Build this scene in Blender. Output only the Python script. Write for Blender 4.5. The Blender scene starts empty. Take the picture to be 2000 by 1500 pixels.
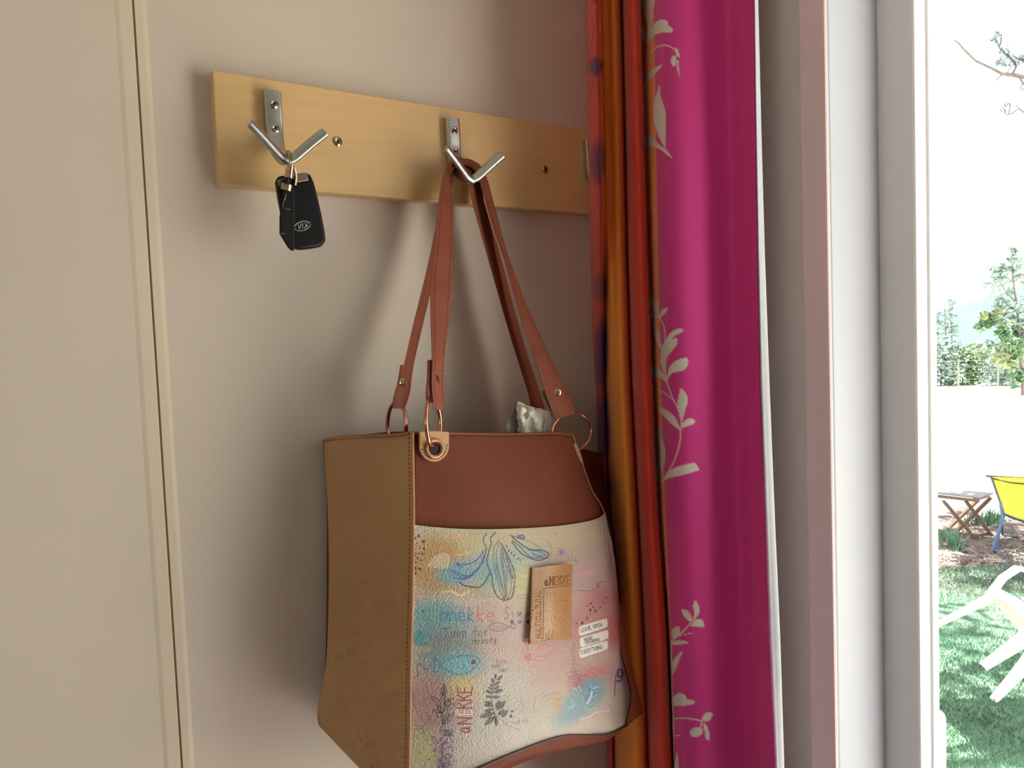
import bpy, bmesh, math, random
import numpy as np
from mathutils import Vector, Matrix

# ------------------------------------------------------------------ camera, sky, sun, exposure
S = bpy.context.scene
COL = S.collection
F = 1430.0
YAW, PIT, ROLL = math.radians(32.81), math.radians(3.0075), math.radians(-2.204)
CAM = Vector((0.0, -0.79, 1.6))
fw = Vector((math.sin(YAW)*math.cos(PIT), math.cos(YAW)*math.cos(PIT), -math.sin(PIT)))
r0 = Vector((math.cos(YAW), -math.sin(YAW), 0)); u0 = r0.cross(fw)
RT = r0*math.cos(ROLL) + u0*math.sin(ROLL); UP = -r0*math.sin(ROLL) + u0*math.cos(ROLL)
cd = bpy.data.cameras.new('camera'); cam = bpy.data.objects.new('camera', cd); COL.objects.link(cam)
cd.sensor_width = 36; cd.lens = F/2000*36; cd.clip_start = 0.02; cd.clip_end = 3000
m = Matrix((RT, UP, -fw)).transposed().to_4x4(); m.translation = CAM
cam.matrix_world = m
S.camera = cam

SKY = 2.2
w = bpy.data.worlds.new('sky'); S.world = w; w.use_nodes = True
bg = w.node_tree.nodes['Background']
bg.inputs[0].default_value = (0.90, 0.955, 1.0, 1); bg.inputs[1].default_value = SKY
sd = bpy.data.lights.new('sun', 'SUN'); sun = bpy.data.objects.new('sun', sd); COL.objects.link(sun)
sd.energy = 25.0; sd.angle = math.radians(0.6); sd.color = (1, 0.98, 0.95)
sun.rotation_euler = Vector((0.40, -0.25, 0.88)).to_track_quat('Z', 'Y').to_euler()
S.view_settings.view_transform = 'Standard'; S.view_settings.look = 'None'
S.view_settings.exposure = 0.34; S.view_settings.gamma = 1.0; S.view_settings.use_curve_mapping = False
def portal(name, loc, rot, sx, sy):      # tells the sampler where daylight comes in; gives no light itself
    l = bpy.data.lights.new(name, 'AREA'); l.shape = 'RECTANGLE'; l.size = sx; l.size_y = sy; l.cycles.is_portal = True
    o = bpy.data.objects.new(name, l); COL.objects.link(o); o.location = loc; o.rotation_euler = rot
portal('door_portal', (0.86, -0.70, 1.04), (0, math.radians(90), 0), 2.04, .68)
portal('added_window_portal', (-2.4, -1.65, 1.5), (0, math.radians(-90), 0), .9, .9)  # portal of the added fill window
S.cycles.max_bounces = 10; S.cycles.diffuse_bounces = 6; S.cycles.sample_clamp_indirect = 6

# ------------------------------------------------------------------ pixel -> point on a real plane (photo seen as 2000x1500)
def ray(px, py): return fw + RT*((px-1000)/F) - UP*((py-750)/F)
def atY(px, py, Y): d = ray(px, py); return CAM + d*((Y-CAM.y)/d.y)
def atX(px, py, X): d = ray(px, py); return CAM + d*((X-CAM.x)/d.x)
def atZ(px, py, Z): d = ray(px, py); return CAM + d*((Z-CAM.z)/d.z)
def atD(px, py, D): return CAM + ray(px, py)*D
G = -0.6                                  # ground outside, below the cabin floor

# ------------------------------------------------------------------ helpers
rnd = random.Random(7)
def lin(c):
    return tuple((x/255/12.92 if x/255 <= .04045 else ((x/255+.055)/1.055)**2.4) for x in c)
def mat(name, rgb, rough=.6, var=.0, scale=20., bump=0., bscale=200., metal=0., spec=.5, stretch=None, trans=0., coat=0.):
    M = bpy.data.materials.new(name); M.use_nodes = True
    nt = M.node_tree; b = nt.nodes['Principled BSDF']
    c = lin(rgb); b.inputs['Base Color'].default_value = (*c, 1); b.inputs['Roughness'].default_value = rough
    b.inputs['Metallic'].default_value = metal; b.inputs['Specular IOR Level'].default_value = spec
    if trans: b.inputs['Transmission Weight'].default_value = trans
    if coat: b.inputs['Coat Weight'].default_value = coat
    tc = nt.nodes.new('ShaderNodeTexCoord'); mp = nt.nodes.new('ShaderNodeMapping'); nt.links.new(tc.outputs['Object'], mp.inputs[0])
    if stretch: mp.inputs['Scale'].default_value = stretch
    if var:
        n = nt.nodes.new('ShaderNodeTexNoise'); n.inputs['Scale'].default_value = scale; n.inputs['Detail'].default_value = 5
        nt.links.new(mp.outputs[0], n.inputs['Vector'])
        r = nt.nodes.new('ShaderNodeValToRGB'); r.color_ramp.elements[0].position = .3; r.color_ramp.elements[1].position = .7
        r.color_ramp.elements[0].color = (*[x*(1-var) for x in c], 1); r.color_ramp.elements[1].color = (*[min(1, x*(1+var)) for x in c], 1)
        nt.links.new(n.outputs[0], r.inputs[0]); nt.links.new(r.outputs[0], b.inputs['Base Color'])
    if bump:
        n2 = nt.nodes.new('ShaderNodeTexNoise'); n2.inputs['Scale'].default_value = bscale; n2.inputs['Detail'].default_value = 3
        nt.links.new(mp.outputs[0], n2.inputs['Vector'])
        bp = nt.nodes.new('ShaderNodeBump'); bp.inputs['Strength'].default_value = bump; bp.inputs['Distance'].default_value = .002
        nt.links.new(n2.outputs[0], bp.inputs['Height']); nt.links.new(bp.outputs[0], b.inputs['Normal'])
    return M
def printed(name, rough, bump=0., bscale=600., spec=.5, sheen=0., coat=0.):
    M = mat(name, (200, 200, 200), rough, 0, 1, bump, bscale, 0, spec, coat=coat)
    nt = M.node_tree; a = nt.nodes.new('ShaderNodeAttribute'); a.attribute_name = 'print'
    nt.links.new(a.outputs['Color'], nt.nodes['Principled BSDF'].inputs['Base Color'])
    if sheen: nt.nodes['Principled BSDF'].inputs['Sheen Weight'].default_value = sheen
    return M

ORG = {}
def thing(name, label, cat, loc=(0, 0, 0), group=None):
    o = bpy.data.objects.new(name, None); COL.objects.link(o); o.location = loc; o.empty_display_size = .02
    ORG[o] = Vector(loc); o['label'] = label; o['category'] = cat
    if group: o['group'] = group
    return o
def link(name, me, mt, parent=None, org=None, smooth=True):
    o = bpy.data.objects.new(name, me); COL.objects.link(o)
    base = ORG[parent] if parent is not None else Vector((0, 0, 0))
    if parent is not None: o.parent = parent
    if org is not None and parent is None: o.location = org; base = Vector(org)
    ORG[o] = base
    n = len(me.vertices)
    if base.length > 0 and n:
        a = np.empty(n*3, np.float32); me.vertices.foreach_get('co', a); a = a.reshape(-1, 3) - np.array(base, np.float32)
        me.vertices.foreach_set('co', a.ravel())
    if mt: me.materials.append(mt)
    if smooth: me.polygons.foreach_set('use_smooth', [True]*len(me.polygons))
    me.update()
    return o
def tag(o, label, cat, group=None):
    o['label'] = label; o['category'] = cat
    if group: o['group'] = group
    return o
def structure(o): o['kind'] = 'structure'; return o

class MB:
    def __init__(s): s.v = []; s.f = []
    def add(s, vs, fs):
        k = len(s.v); s.v += [tuple(v) for v in vs]; s.f += [tuple(i+k for i in f) for f in fs]
    def box(s, a, b):
        (x0, y0, z0), (x1, y1, z1) = a, b
        s.add([(x0,y0,z0),(x1,y0,z0),(x1,y1,z0),(x0,y1,z0),(x0,y0,z1),(x1,y0,z1),(x1,y1,z1),(x0,y1,z1)],
              [(0,3,2,1),(4,5,6,7),(0,1,5,4),(1,2,6,5),(2,3,7,6),(3,0,4,7)])
    def bar(s, a, b, wx, wy, ref=(0, 0, 1)):          # rectangular bar between two points
        a, b = Vector(a), Vector(b); d = (b-a).normalized(); x = d.cross(Vector(ref))
        if x.length < 1e-4: x = d.cross(Vector((1, 0, 0)))
        x.normalize(); y = d.cross(x)
        vs = [p + x*(i*wx/2) + y*(j*wy/2) for p in (a, b) for i, j in ((-1,-1),(1,-1),(1,1),(-1,1))]
        s.add(vs, [(0,1,2,3),(7,6,5,4),(0,4,5,1),(1,5,6,2),(2,6,7,3),(3,7,4,0)])
    def tube(s, pts, rad, n=10, ref=None, closed=False, caps=True):   # rad: number, list or list of (a,b)
        pts = [Vector(p) for p in pts]; N = len(pts)
        if not isinstance(rad, (list, tuple)): rad = [rad]*N
        k = len(s.v); up = Vector(ref) if ref is not None else None; px = None
        for i, p in enumerate(pts):
            d = (pts[(i+1) % N]-pts[i-1]) if closed else (pts[min(i+1, N-1)]-pts[max(i-1, 0)])
            d.normalize()
            if up is not None: x = up - d*up.dot(d)
            elif px is None: x = d.orthogonal()
            else: x = px - d*px.dot(d)
            x.normalize(); px = x; y = d.cross(x)
            ra, rb = rad[i] if isinstance(rad[i], (tuple, list)) else (rad[i], rad[i])
            for j in range(n):
                t = 2*math.pi*j/n; s.v.append(tuple(p + x*(ra*math.cos(t)) + y*(rb*math.sin(t))))
        for i in range(N if closed else N-1):
            a = k+i*n; b = k+((i+1) % N)*n
            for j in range(n): s.f.append((a+j, a+(j+1) % n, b+(j+1) % n, b+j))
        if caps and not closed:
            s.f.append(tuple(k+j for j in reversed(range(n)))); s.f.append(tuple(k+(N-1)*n+j for j in range(n)))
    def disc(s, c, axis, prof, n=20):                  # lathe: prof = [(r, h)...] about axis
        c = Vector(c); ax = Vector(axis).normalized(); x = ax.orthogonal().normalized(); y = ax.cross(x); k = len(s.v)
        for r, h in prof:
            for j in range(n):
                t = 2*math.pi*j/n; s.v.append(tuple(c + ax*h + x*(r*math.cos(t)) + y*(r*math.sin(t))))
        for i in range(len(prof)-1):
            for j in range(n): s.f.append((k+i*n+j, k+i*n+(j+1) % n, k+(i+1)*n+(j+1) % n, k+(i+1)*n+j))
        s.f.append(tuple(k+j for j in reversed(range(n)))); s.f.append(tuple(k+(len(prof)-1)*n+j for j in range(n)))
    def prism(s, poly, d):                             # poly: coplanar points, d: extrusion vector
        n = len(poly); d = Vector(d); a = [Vector(p) for p in poly]
        s.add(a + [p+d for p in a], [tuple(range(n)), tuple(reversed(range(n, 2*n)))] + [(i, i+n, (i+1) % n + n, (i+1) % n) for i in range(n)])
    def mesh(s, name):
        me = bpy.data.meshes.new(name); me.from_pydata(s.v, [], s.f); me.validate()
        bm = bmesh.new(); bm.from_mesh(me); bmesh.ops.recalc_face_normals(bm, faces=bm.faces); bm.to_mesh(me); bm.free()
        return me
    def build(s, name, mt, parent=None, smooth=False, bevel=0., seg=2, org=None, sub=0):
        o = link(name, s.mesh(name), mt, parent, org, smooth)
        if bevel:
            b = o.modifiers.new('bevel', 'BEVEL'); b.width = bevel; b.segments = seg; b.limit_method = 'ANGLE'; b.angle_limit = math.radians(35)
        if sub:
            b = o.modifiers.new('sub', 'SUBSURF'); b.levels = sub; b.render_levels = sub
        if smooth and not sub:
            try: o.data.set_sharp_from_angle(angle=math.radians(40))
            except Exception: pass
        return o

def cr(P, t):                                          # Catmull-Rom through array P (n,...) at params t in 0..n-1
    P = np.asarray(P, float); n = len(P)
    Q = np.concatenate([[2*P[0]-P[1]], P, [2*P[-1]-P[-2]]])
    t = np.clip(np.asarray(t, float), 0, n-1); i = np.minimum(t.astype(int), n-2); f = (t-i).reshape(-1, *([1]*(P.ndim-1)))
    a, b, c, d = Q[i], Q[i+1], Q[i+2], Q[i+3]
    return .5*(2*b + (c-a)*f + (2*a-5*b+4*c-d)*f*f + (3*b-a-3*c+d)*f**3)
def grid_points(ctrl, nu, nv):                         # ctrl[row][col] = (...) -> (nv+1, nu+1, k)
    C = np.array(ctrl, float); tv = np.linspace(0, C.shape[0]-1, nv+1); tu = np.linspace(0, C.shape[1]-1, nu+1)
    A = cr(C, tv); A = np.swapaxes(cr(np.swapaxes(A, 0, 1), tu), 0, 1); return A
_R = np.array(RT); _U = np.array(UP); _Fw = np.array(fw); _C = np.array(CAM)
def npY(A):                                            # (...,3) of (px,py,Y) -> world
    d = _Fw + _R*((A[..., :1]-1000)/F) - _U*((A[..., 1:2]-750)/F)
    return _C + d*((A[..., 2:3]-_C[1])/d[..., 1:2])
def grid_mesh(name, W, closed_u=False):
    nv, nu = W.shape[:2]; me = bpy.data.meshes.new(name)
    idx = np.arange(nv*nu).reshape(nv, nu)
    q = np.stack([idx[:-1, :-1], idx[1:, :-1], idx[1:, 1:], idx[:-1, 1:]], -1).reshape(-1, 4)
    me.vertices.add(nv*nu); me.vertices.foreach_set('co', W.astype(np.float32).ravel())
    me.loops.add(q.size); me.loops.foreach_set('vertex_index', q.ravel().astype(np.int32))
    me.polygons.add(len(q)); me.polygons.foreach_set('loop_start', np.arange(0, q.size, 4, dtype=np.int32))
    try: me.polygons.foreach_set('loop_total', np.full(len(q), 4, np.int32))
    except Exception: pass
    me.update(calc_edges=True); me.validate()
    return me
def set_print(me, rgb):                                # rgb (n,3) linear
    a = me.color_attributes.new('print', 'FLOAT_COLOR', 'POINT')
    c = np.ones((len(me.vertices), 4), np.float32); c[:, :3] = rgb; a.data.foreach_set('color', c.ravel())
def solid(o, t, off=-1):
    s = o.modifiers.new('thick', 'SOLIDIFY'); s.thickness = t; s.offset = off; return o
def normals(W):
    du = np.gradient(W, axis=1); dv = np.gradient(W, axis=0); n = np.cross(du, dv); return n/np.maximum(np.linalg.norm(n, axis=-1, keepdims=True), 1e-12)

# ------------------------------------------------------------------ a small painter for flat print (fabric prints)
class Canvas:
    bold = 1.
    def __init__(s, x0, y0, x1, y1, k, base):
        s.x0, s.y0, s.k = x0, y0, k; s.w = int((x1-x0)*k); s.h = int((y1-y0)*k)
        s.a = np.empty((s.h, s.w, 3), np.float32); s.a[:] = lin(base); s.set()
    def set(s, ox=0, oy=0, sc=1.): s.ox, s.oy, s.sc = ox, oy, sc
    def P(s, p): return ((s.ox + p[0]/s.sc - s.x0)*s.k, (s.oy + p[1]/s.sc - s.y0)*s.k)
    def win(s, xa, ya, xb, yb):
        xa = max(0, int(xa)); ya = max(0, int(ya)); xb = min(s.w, int(xb)+2); yb = min(s.h, int(yb)+2)
        if xa >= xb or ya >= yb: return None
        Y, X = np.mgrid[ya:yb, xa:xb]; return (slice(ya, yb), slice(xa, xb)), X+.5, Y+.5
    def mix(s, sl, al, col):
        al = al[..., None]; s.a[sl] = s.a[sl]*(1-al) + np.array(lin(col), np.float32)*al
    def blob(s, p, rx, ry, col, al=1., soft=.5, rot=0.):
        cx, cy = s.P(p); rx *= s.k/s.sc; ry *= s.k/s.sc; R = max(rx, ry)*(1+soft)
        q = s.win(cx-R, cy-R, cx+R, cy+R)
        if q is None: return
        sl, X, Y = q; c, n = math.cos(rot), math.sin(rot)
        d = np.hypot(((X-cx)*c+(Y-cy)*n)/rx, (-(X-cx)*n+(Y-cy)*c)/ry)
        t = np.clip((1+soft-d)/(2*soft), 0, 1); s.mix(sl, (t*t*(3-2*t))*al, col)
    def line(s, pts, wd, col, al=1., smooth=True):
        wd *= s.bold
        P = np.array([s.P(p) for p in pts], float)
        if smooth and len(P) > 2: P = cr(P, np.linspace(0, len(P)-1, (len(P)-1)*6+1))
        r = wd*s.k/2
        q = s.win(P[:, 0].min()-r-2, P[:, 1].min()-r-2, P[:, 0].max()+r+2, P[:, 1].max()+r+2)
        if q is None: return
        sl, X, Y = q; D = np.full(X.shape, 1e9)
        for (ax, ay), (bx, by) in zip(P[:-1], P[1:]):
            dx, dy = bx-ax, by-ay; L = dx*dx+dy*dy+1e-9
            t = np.clip(((X-ax)*dx+(Y-ay)*dy)/L, 0, 1); D = np.minimum(D, (X-ax-t*dx)**2+(Y-ay-t*dy)**2)
        s.mix(sl, np.clip(r+.5-np.sqrt(D), 0, 1)*al, col)
    def poly(s, pts, col, al=1., smooth=False):
        P = np.array([s.P(p) for p in pts], float)
        if smooth:
            Q = np.concatenate([P[-2:], P, P[:3]]); P = cr(Q, np.linspace(2, 2+len(P), len(P)*5+1))[:-1]
        q = s.win(P[:, 0].min()-2, P[:, 1].min()-2, P[:, 0].max()+2, P[:, 1].max()+2)
        if q is None: return
        sl, X, Y = q; D = np.full(X.shape, 1e9); ins = np.zeros(X.shape, bool)
        for (ax, ay), (bx, by) in zip(P, np.roll(P, -1, 0)):
            dx, dy = bx-ax, by-ay; L = dx*dx+dy*dy+1e-9
            t = np.clip(((X-ax)*dx+(Y-ay)*dy)/L, 0, 1); D = np.minimum(D, (X-ax-t*dx)**2+(Y-ay-t*dy)**2)
            c = (ay > Y) != (by > Y)
            ins ^= c & (X < (bx-ax)*(Y-ay)/((by-ay) if abs(by-ay) > 1e-9 else 1e-9)+ax)
        D = np.sqrt(D); s.mix(sl, np.clip(np.where(ins, .5+D, .5-D), 0, 1)*al, col)
    def text(s, t, x, y, h, col, wd=1., al=1., rot=0., sp=.85, jit=0.):      # x,y = baseline start (canvas photo units), h = cap height
        c, n = math.cos(rot), math.sin(rot); cx = 0.
        for ch in t:
            g, gw = GLYPH.get(ch, ([], 3))
            for st in g:
                pts = []
                for gx, gy in st:
                    u = (cx+gx)*h/6*sp; v = -gy*h/6
                    pts.append((x+u*c-v*n, y+u*n+v*c))
                s.line(pts, wd, col, al, smooth=ch.islower())
            cx += gw+1.3
    def sample(s, px, py):
        x = np.clip((px-s.x0)*s.k-.5, 0, s.w-1.001); y = np.clip((py-s.y0)*s.k-.5, 0, s.h-1.001)
        i, j = x.astype(int), y.astype(int); fx, fy = (x-i)[..., None], (y-j)[..., None]
        return (s.a[j, i]*(1-fx)+s.a[j, i+1]*fx)*(1-fy)+(s.a[j+1, i]*(1-fx)+s.a[j+1, i+1]*fx)*fy
_O = [(2,0),(.4,1),(0,3),(.4,5),(2,6),(3.6,5),(4,3),(3.6,1),(2,0)]
GLYPH = {
 'A': ([[(0,0),(2,6),(4,0)],[(.8,2.2),(3.2,2.2)]],4), 'B': ([[(0,0),(0,6),(2.6,6),(3.4,4.7),(2.4,3.2),(0,3.1)],[(2.4,3.2),(3.7,1.6),(2.6,0),(0,0)]],4),
 'C': ([[(4,5),(2,6),(0,3),(2,0),(4,1)]],4), 'D': ([[(0,0),(0,6),(2.5,5.4),(4,3),(2.5,.6),(0,0)]],4), 'E': ([[(3.5,6),(0,6),(0,0),(3.5,0)],[(0,3),(2.8,3)]],3.5),
 'G': ([[(4,5),(2,6),(0,3),(2,0),(4,1),(4,2.6),(2.4,2.6)]],4), 'H': ([[(0,0),(0,6)],[(4,0),(4,6)],[(0,3),(4,3)]],4), 'I': ([[(.5,0),(.5,6)]],1),
 'J': ([[(3,6),(3,1.2),(1.6,0),(0,1)]],3), 'K': ([[(0,0),(0,6)],[(3.8,6),(0,2.6)],[(1.2,3.6),(4,0)]],4), 'L': ([[(0,6),(0,0),(3.4,0)]],3.4),
 'M': ([[(0,0),(.4,6),(2.2,1.6),(4,6),(4.4,0)]],4.4), 'N': ([[(0,0),(0,6),(4,0),(4,6)]],4), 'O': ([_O],4), 'P': ([[(0,0),(0,6),(2.6,6),(3.6,4.6),(2.6,3),(0,3)]],3.6),
 'R': ([[(0,0),(0,6),(2.6,6),(3.6,4.6),(2.6,3),(0,3)],[(1.6,3),(3.8,0)]],3.8), 'S': ([[(3.8,5.2),(2,6),(.3,4.6),(2,3.1),(3.8,1.5),(2,0),(.2,.8)]],4),
 'T': ([[(0,6),(4,6)],[(2,6),(2,0)]],4), 'U': ([[(0,6),(0,1.4),(2,0),(4,1.4),(4,6)]],4), 'V': ([[(0,6),(2,0),(4,6)]],4), 'W': ([[(0,6),(1.2,0),(2.4,4.4),(3.6,0),(4.8,6)]],4.8),
 'Y': ([[(0,6),(2,3),(4,6)],[(2,3),(2,0)]],4),
 'a': ([[(3,3.4),(1.6,4),(.2,2),(1,.1),(2.4,.8),(3,3.6),(3.1,.6),(3.8,.2)]],3.4), 'n': ([[(0,4),(.3,0)],[(.2,2),(1.6,4),(2.6,3.2),(2.8,0)]],3), 'e': ([[(.3,2),(2.6,2.4),(2.2,3.9),(.6,3.6),(.2,1.6),(1.4,0),(3.1,.6)]],3),
 'k': ([[(.5,6.6),(.2,0)],[(2.6,3.8),(.4,1.8),(2.8,0)]],2.8), 't': ([[(1.2,6),(1.2,.6),(2.2,.2)],[(0,4.2),(2.4,4.4)]],2.2), 'i': ([[(.5,4),(.6,0)]],1), 'm': ([[(0,4),(.2,0)],[(.2,2),(1.2,4),(1.8,3),(1.8,0)],[(1.8,2.2),(3,4),(3.6,3),(3.7,0)]],3.8),
 'f': ([[(3,6.4),(1.8,6.8),(1.4,4),(1.2,-2.6)],[(0,3.6),(3,3.8)]],2.4), 'o': ([[(1.6,4),(.2,2.4),(1.2,0),(2.8,1.6),(1.6,4)]],2.8), 'r': ([[(0,4),(.3,0)],[(.3,2.4),(1.4,4),(2.2,3.8)]],2.2),
 's': ([[(2.4,3.8),(.8,3.4),(2,1.8),(1,0),(0,.5)]],2.4), 'y': ([[(0,4),(.8,1),(2,1.6),(2.6,4),(2,-2),(.6,-2.6)]],2.6), 'd': ([[(2.8,3.2),(1.2,4),(.2,1.6),(1.4,0),(2.8,2)],[(3,7),(2.9,0)]],3), 'p': ([[(.2,4),(0,-3)],[(.2,2.6),(1.6,4),(2.8,2.4),(1.4,.2),(.2,1)]],2.8),
 ' ': ([],2)}

# ------------------------------------------------------------------ materials
M_WALL = mat('cream wall board', (208, 194, 183), .55, .02, 3, .03, 500)
M_TRIM = mat('cream joint strip', (213, 199, 180), .5, .015, 5)
M_CEIL = mat('white ceiling board', (206, 202, 196), .7, .01, 3)
M_FLOOR = mat('brown laminate floor', (126, 118, 112), .45, .1, 6, .05, 80, stretch=(1, 12, 1))
M_DOORW = mat('white aluminium door profile', (168, 168, 180), .4, .01, 8)
M_REVEAL = mat('grey beige wall lining', (214, 198, 194), .5, .02, 5)
M_PINK = mat('rose beige cover profile', (222, 188, 192), .45, .02, 5)
M_PINE = mat('varnished pine board', (214, 177, 126), .42, .05, 9, .05, 60, stretch=(1.2, 1, 16))
M_SATIN = mat('satin nickel', (188, 186, 182), .36, .04, 60, .04, 900, metal=1.)
M_STEEL = mat('polished steel screw', (200, 190, 175), .2, .05, 80, metal=1.)
M_DARK = mat('painted recess shade', (20, 18, 17), .7, .05, 50)  # near-black colour stands in for the shade inside slots and holes
M_BROWN = mat('brown leather', (108, 54, 36), .58, .10, 14, .25, 420, spec=.16)
M_BROWNS = mat('brown strap leather', (130, 70, 52), .55, .10, 30, .2, 600, spec=.22)
M_TAN = mat('tan leather', (186, 142, 98), .5, .07, 10, .15, 520)
M_EDGE = mat('tan piping', (166, 116, 78), .5, .08, 40)
M_SEAM = mat('dark brown seam piping', (70, 40, 34), .5, .08, 40)
M_COPPER = mat('rose gold metal', (214, 150, 120), .22, .05, 30, metal=1.)
M_THREAD = mat('brown thread', (112, 66, 40), .7, .1, 90)
M_THREADL = mat('pale thread', (214, 180, 130), .7, .1, 90)
M_PATCH = mat('glossy tan leather patch', (170, 122, 80), .3, .08, 30, .25, 300)
M_BLACK = mat('black plastic', (9, 8, 10), .42, .1, 60, .05, 900, spec=.25)
M_BLEATHER = mat('black leather strap', (10, 9, 11), .5, .1, 60, .2, 700, spec=.25)
M_CHROME = mat('brass toned chrome', (205, 185, 155), .2, .05, 60, metal=1.)
M_SILVER = mat('silver print', (210, 210, 212), .3, .03, 60, metal=.8)
M_PAPER = mat('white tissue paper', (232, 226, 214), .85, .03, 40, .2, 160)
M_FILM = mat('clear crinkled film', (220, 220, 214), .25, .05, 40, .3, 160, trans=.55)
M_LINING = mat('white curtain lining', (180, 180, 188), .8, .02, 60, .1, 1500)
M_CURT = printed('printed curtain cloth', .62, .12, 1600, .35, .15)
M_POCKET = printed('printed pearl leather', .34, .75, 500, .5, coat=.08)

# ------------------------------------------------------------------ the room
XD = 0.72                                # inner face of the door wall
def wallbox(name, boxes, mt):
    b = MB()
    for a, c in boxes: b.box(a, c)
    return structure(b.build(name, mt))
wallbox('wall_back', [((-2.3, 0, 0), (0.82, .08, 2.3))], M_WALL)
wallbox('wall_right', [((XD, -.292, 0), (0.80, 0, 2.3)), ((XD, -1.02, 2.06), (.82, -.292, 2.3)), ((XD, -3.3, 0), (.82, -1.02, 2.3))], M_REVEAL)
wallbox('wall_left', [((-2.38, -3.38, 0), (-2.3, -2.1, 2.3)), ((-2.38, -1.2, 0), (-2.3, .08, 2.3)), ((-2.38, -2.1, 0), (-2.3, -1.2, 1.05)), ((-2.38, -2.1, 1.95), (-2.3, -1.2, 2.3))], M_WALL)  # unseen window opening added to let fill daylight in from the left
wallbox('wall_front', [((-2.3, -3.38, 0), (.82, -3.3, 2.3))], M_WALL)
wallbox('floor', [((-2.38, -3.38, -.06), (.82, .08, 0))], M_FLOOR)
wallbox('ceiling', [((-2.38, -3.38, 2.3), (.82, .08, 2.36))], M_CEIL)
# joint strip of the wall boards: two flat lips with a dark groove between them
b = MB()
def lip(x0, x1, e, t):
    b.add([(x0, 0, 0), (x0+e, -t, 0), (x1-.0006, -t, 0), (x1, -t+.0006, 0), (x1, 0, 0), (x0, 0, 2.3), (x0+e, -t, 2.3), (x1-.0006, -t, 2.3), (x1, -t+.0006, 2.3), (x1, 0, 2.3)],
          [(0,1,6,5),(1,2,7,6),(2,3,8,7),(3,4,9,8),(4,3,2,1,0),(5,6,7,8,9)])
lip(.0805, .0957, .004, .0009)
b.add([(x, y, z) for z in (0, 2.3) for x, y in ((.0976, 0), (.0976, -.0007), (.1045, -.0007), (.1085, 0))], [(0,4,5,1),(1,5,6,2),(2,6,7,3),(0,1,2,3),(4,7,6,5)])
structure(b.build('trim_1', M_TRIM))
structure_groove = MB(); structure_groove.box((.0955, -.0003, 0), (.0978, .0, 2.3)); structure(structure_groove.build('trim_2', mat('painted groove shade', (108, 86, 62), .8, .05, 30)))  # flat strip, the groove's shade put into its colour

# sliding door frame: stepped profile seen edge on
door = bpy.data.objects.new('door_1', None); COL.objects.link(door); door.location = (XD, -.33, 0); ORG[door] = Vector((XD, -.33, 0)); structure(door)
def prof(name, xa, ya, xb, yb, mt, bev=.002, z0=0.0, z1=2.08):
    q = MB(); q.box((xa, ya, z0), (xb, yb, z1)); o = q.build(name, mt, door, bevel=bev, seg=2); return o
Y1 = -.3234
prof('cover_profile', .700, Y1, .745, -.292, M_PINK, .0025)
prof('jamb', .703, Y1-.0008, .80, -.30, M_DOORW, .0035)
prof('sliding_leaf_edge', .7945, -.365, .8172, -.29, mat('satin white door leaf', (232, 228, 230), .4, .01, 8), .003)
prof('outer_jamb', .8180, -.3668, .8312, -.29, mat('white outer profile', (226, 226, 228), .35, .01, 8), .0015)
q = MB(); q.box((.714, -1.02, 2.03), (.845, -.3738, 2.09)); q.build('head_rail', M_DOORW, door, bevel=.002)
q = MB(); q.box((.72, -1.02, 0), (.845, -.3738, .02)); q.build('threshold', M_DOORW, door, bevel=.002)
q = MB(); q.box((.714, -1.03, 0), (.845, -.98, 2.08)); q.build('far_jamb', M_DOORW, door, bevel=.002)
# pull handle plate on the outer jamb, round shouldered
hp = [atY(x, y, -.3674) for x, y in ((1829.5, 1386), (1835, 1387), (1841, 1389), (1846, 1394), (1848.5, 1401), (1849, 1450), (1849.5, 1530), (1850, 1600), (1833, 1600))]
q = MB(); q.prism(hp, (0, .012, 0)); hd = q.build('handle_plate', mat('white plastic handle', (240, 240, 240), .35, .01, 10), door, bevel=.0015)
q = MB(); q.bar(atY(1834, 1481.5, -.3676), atY(1843, 1478, -.3676), .0006, .0006); q.build('latch_slot', M_SATIN, hd)

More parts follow.
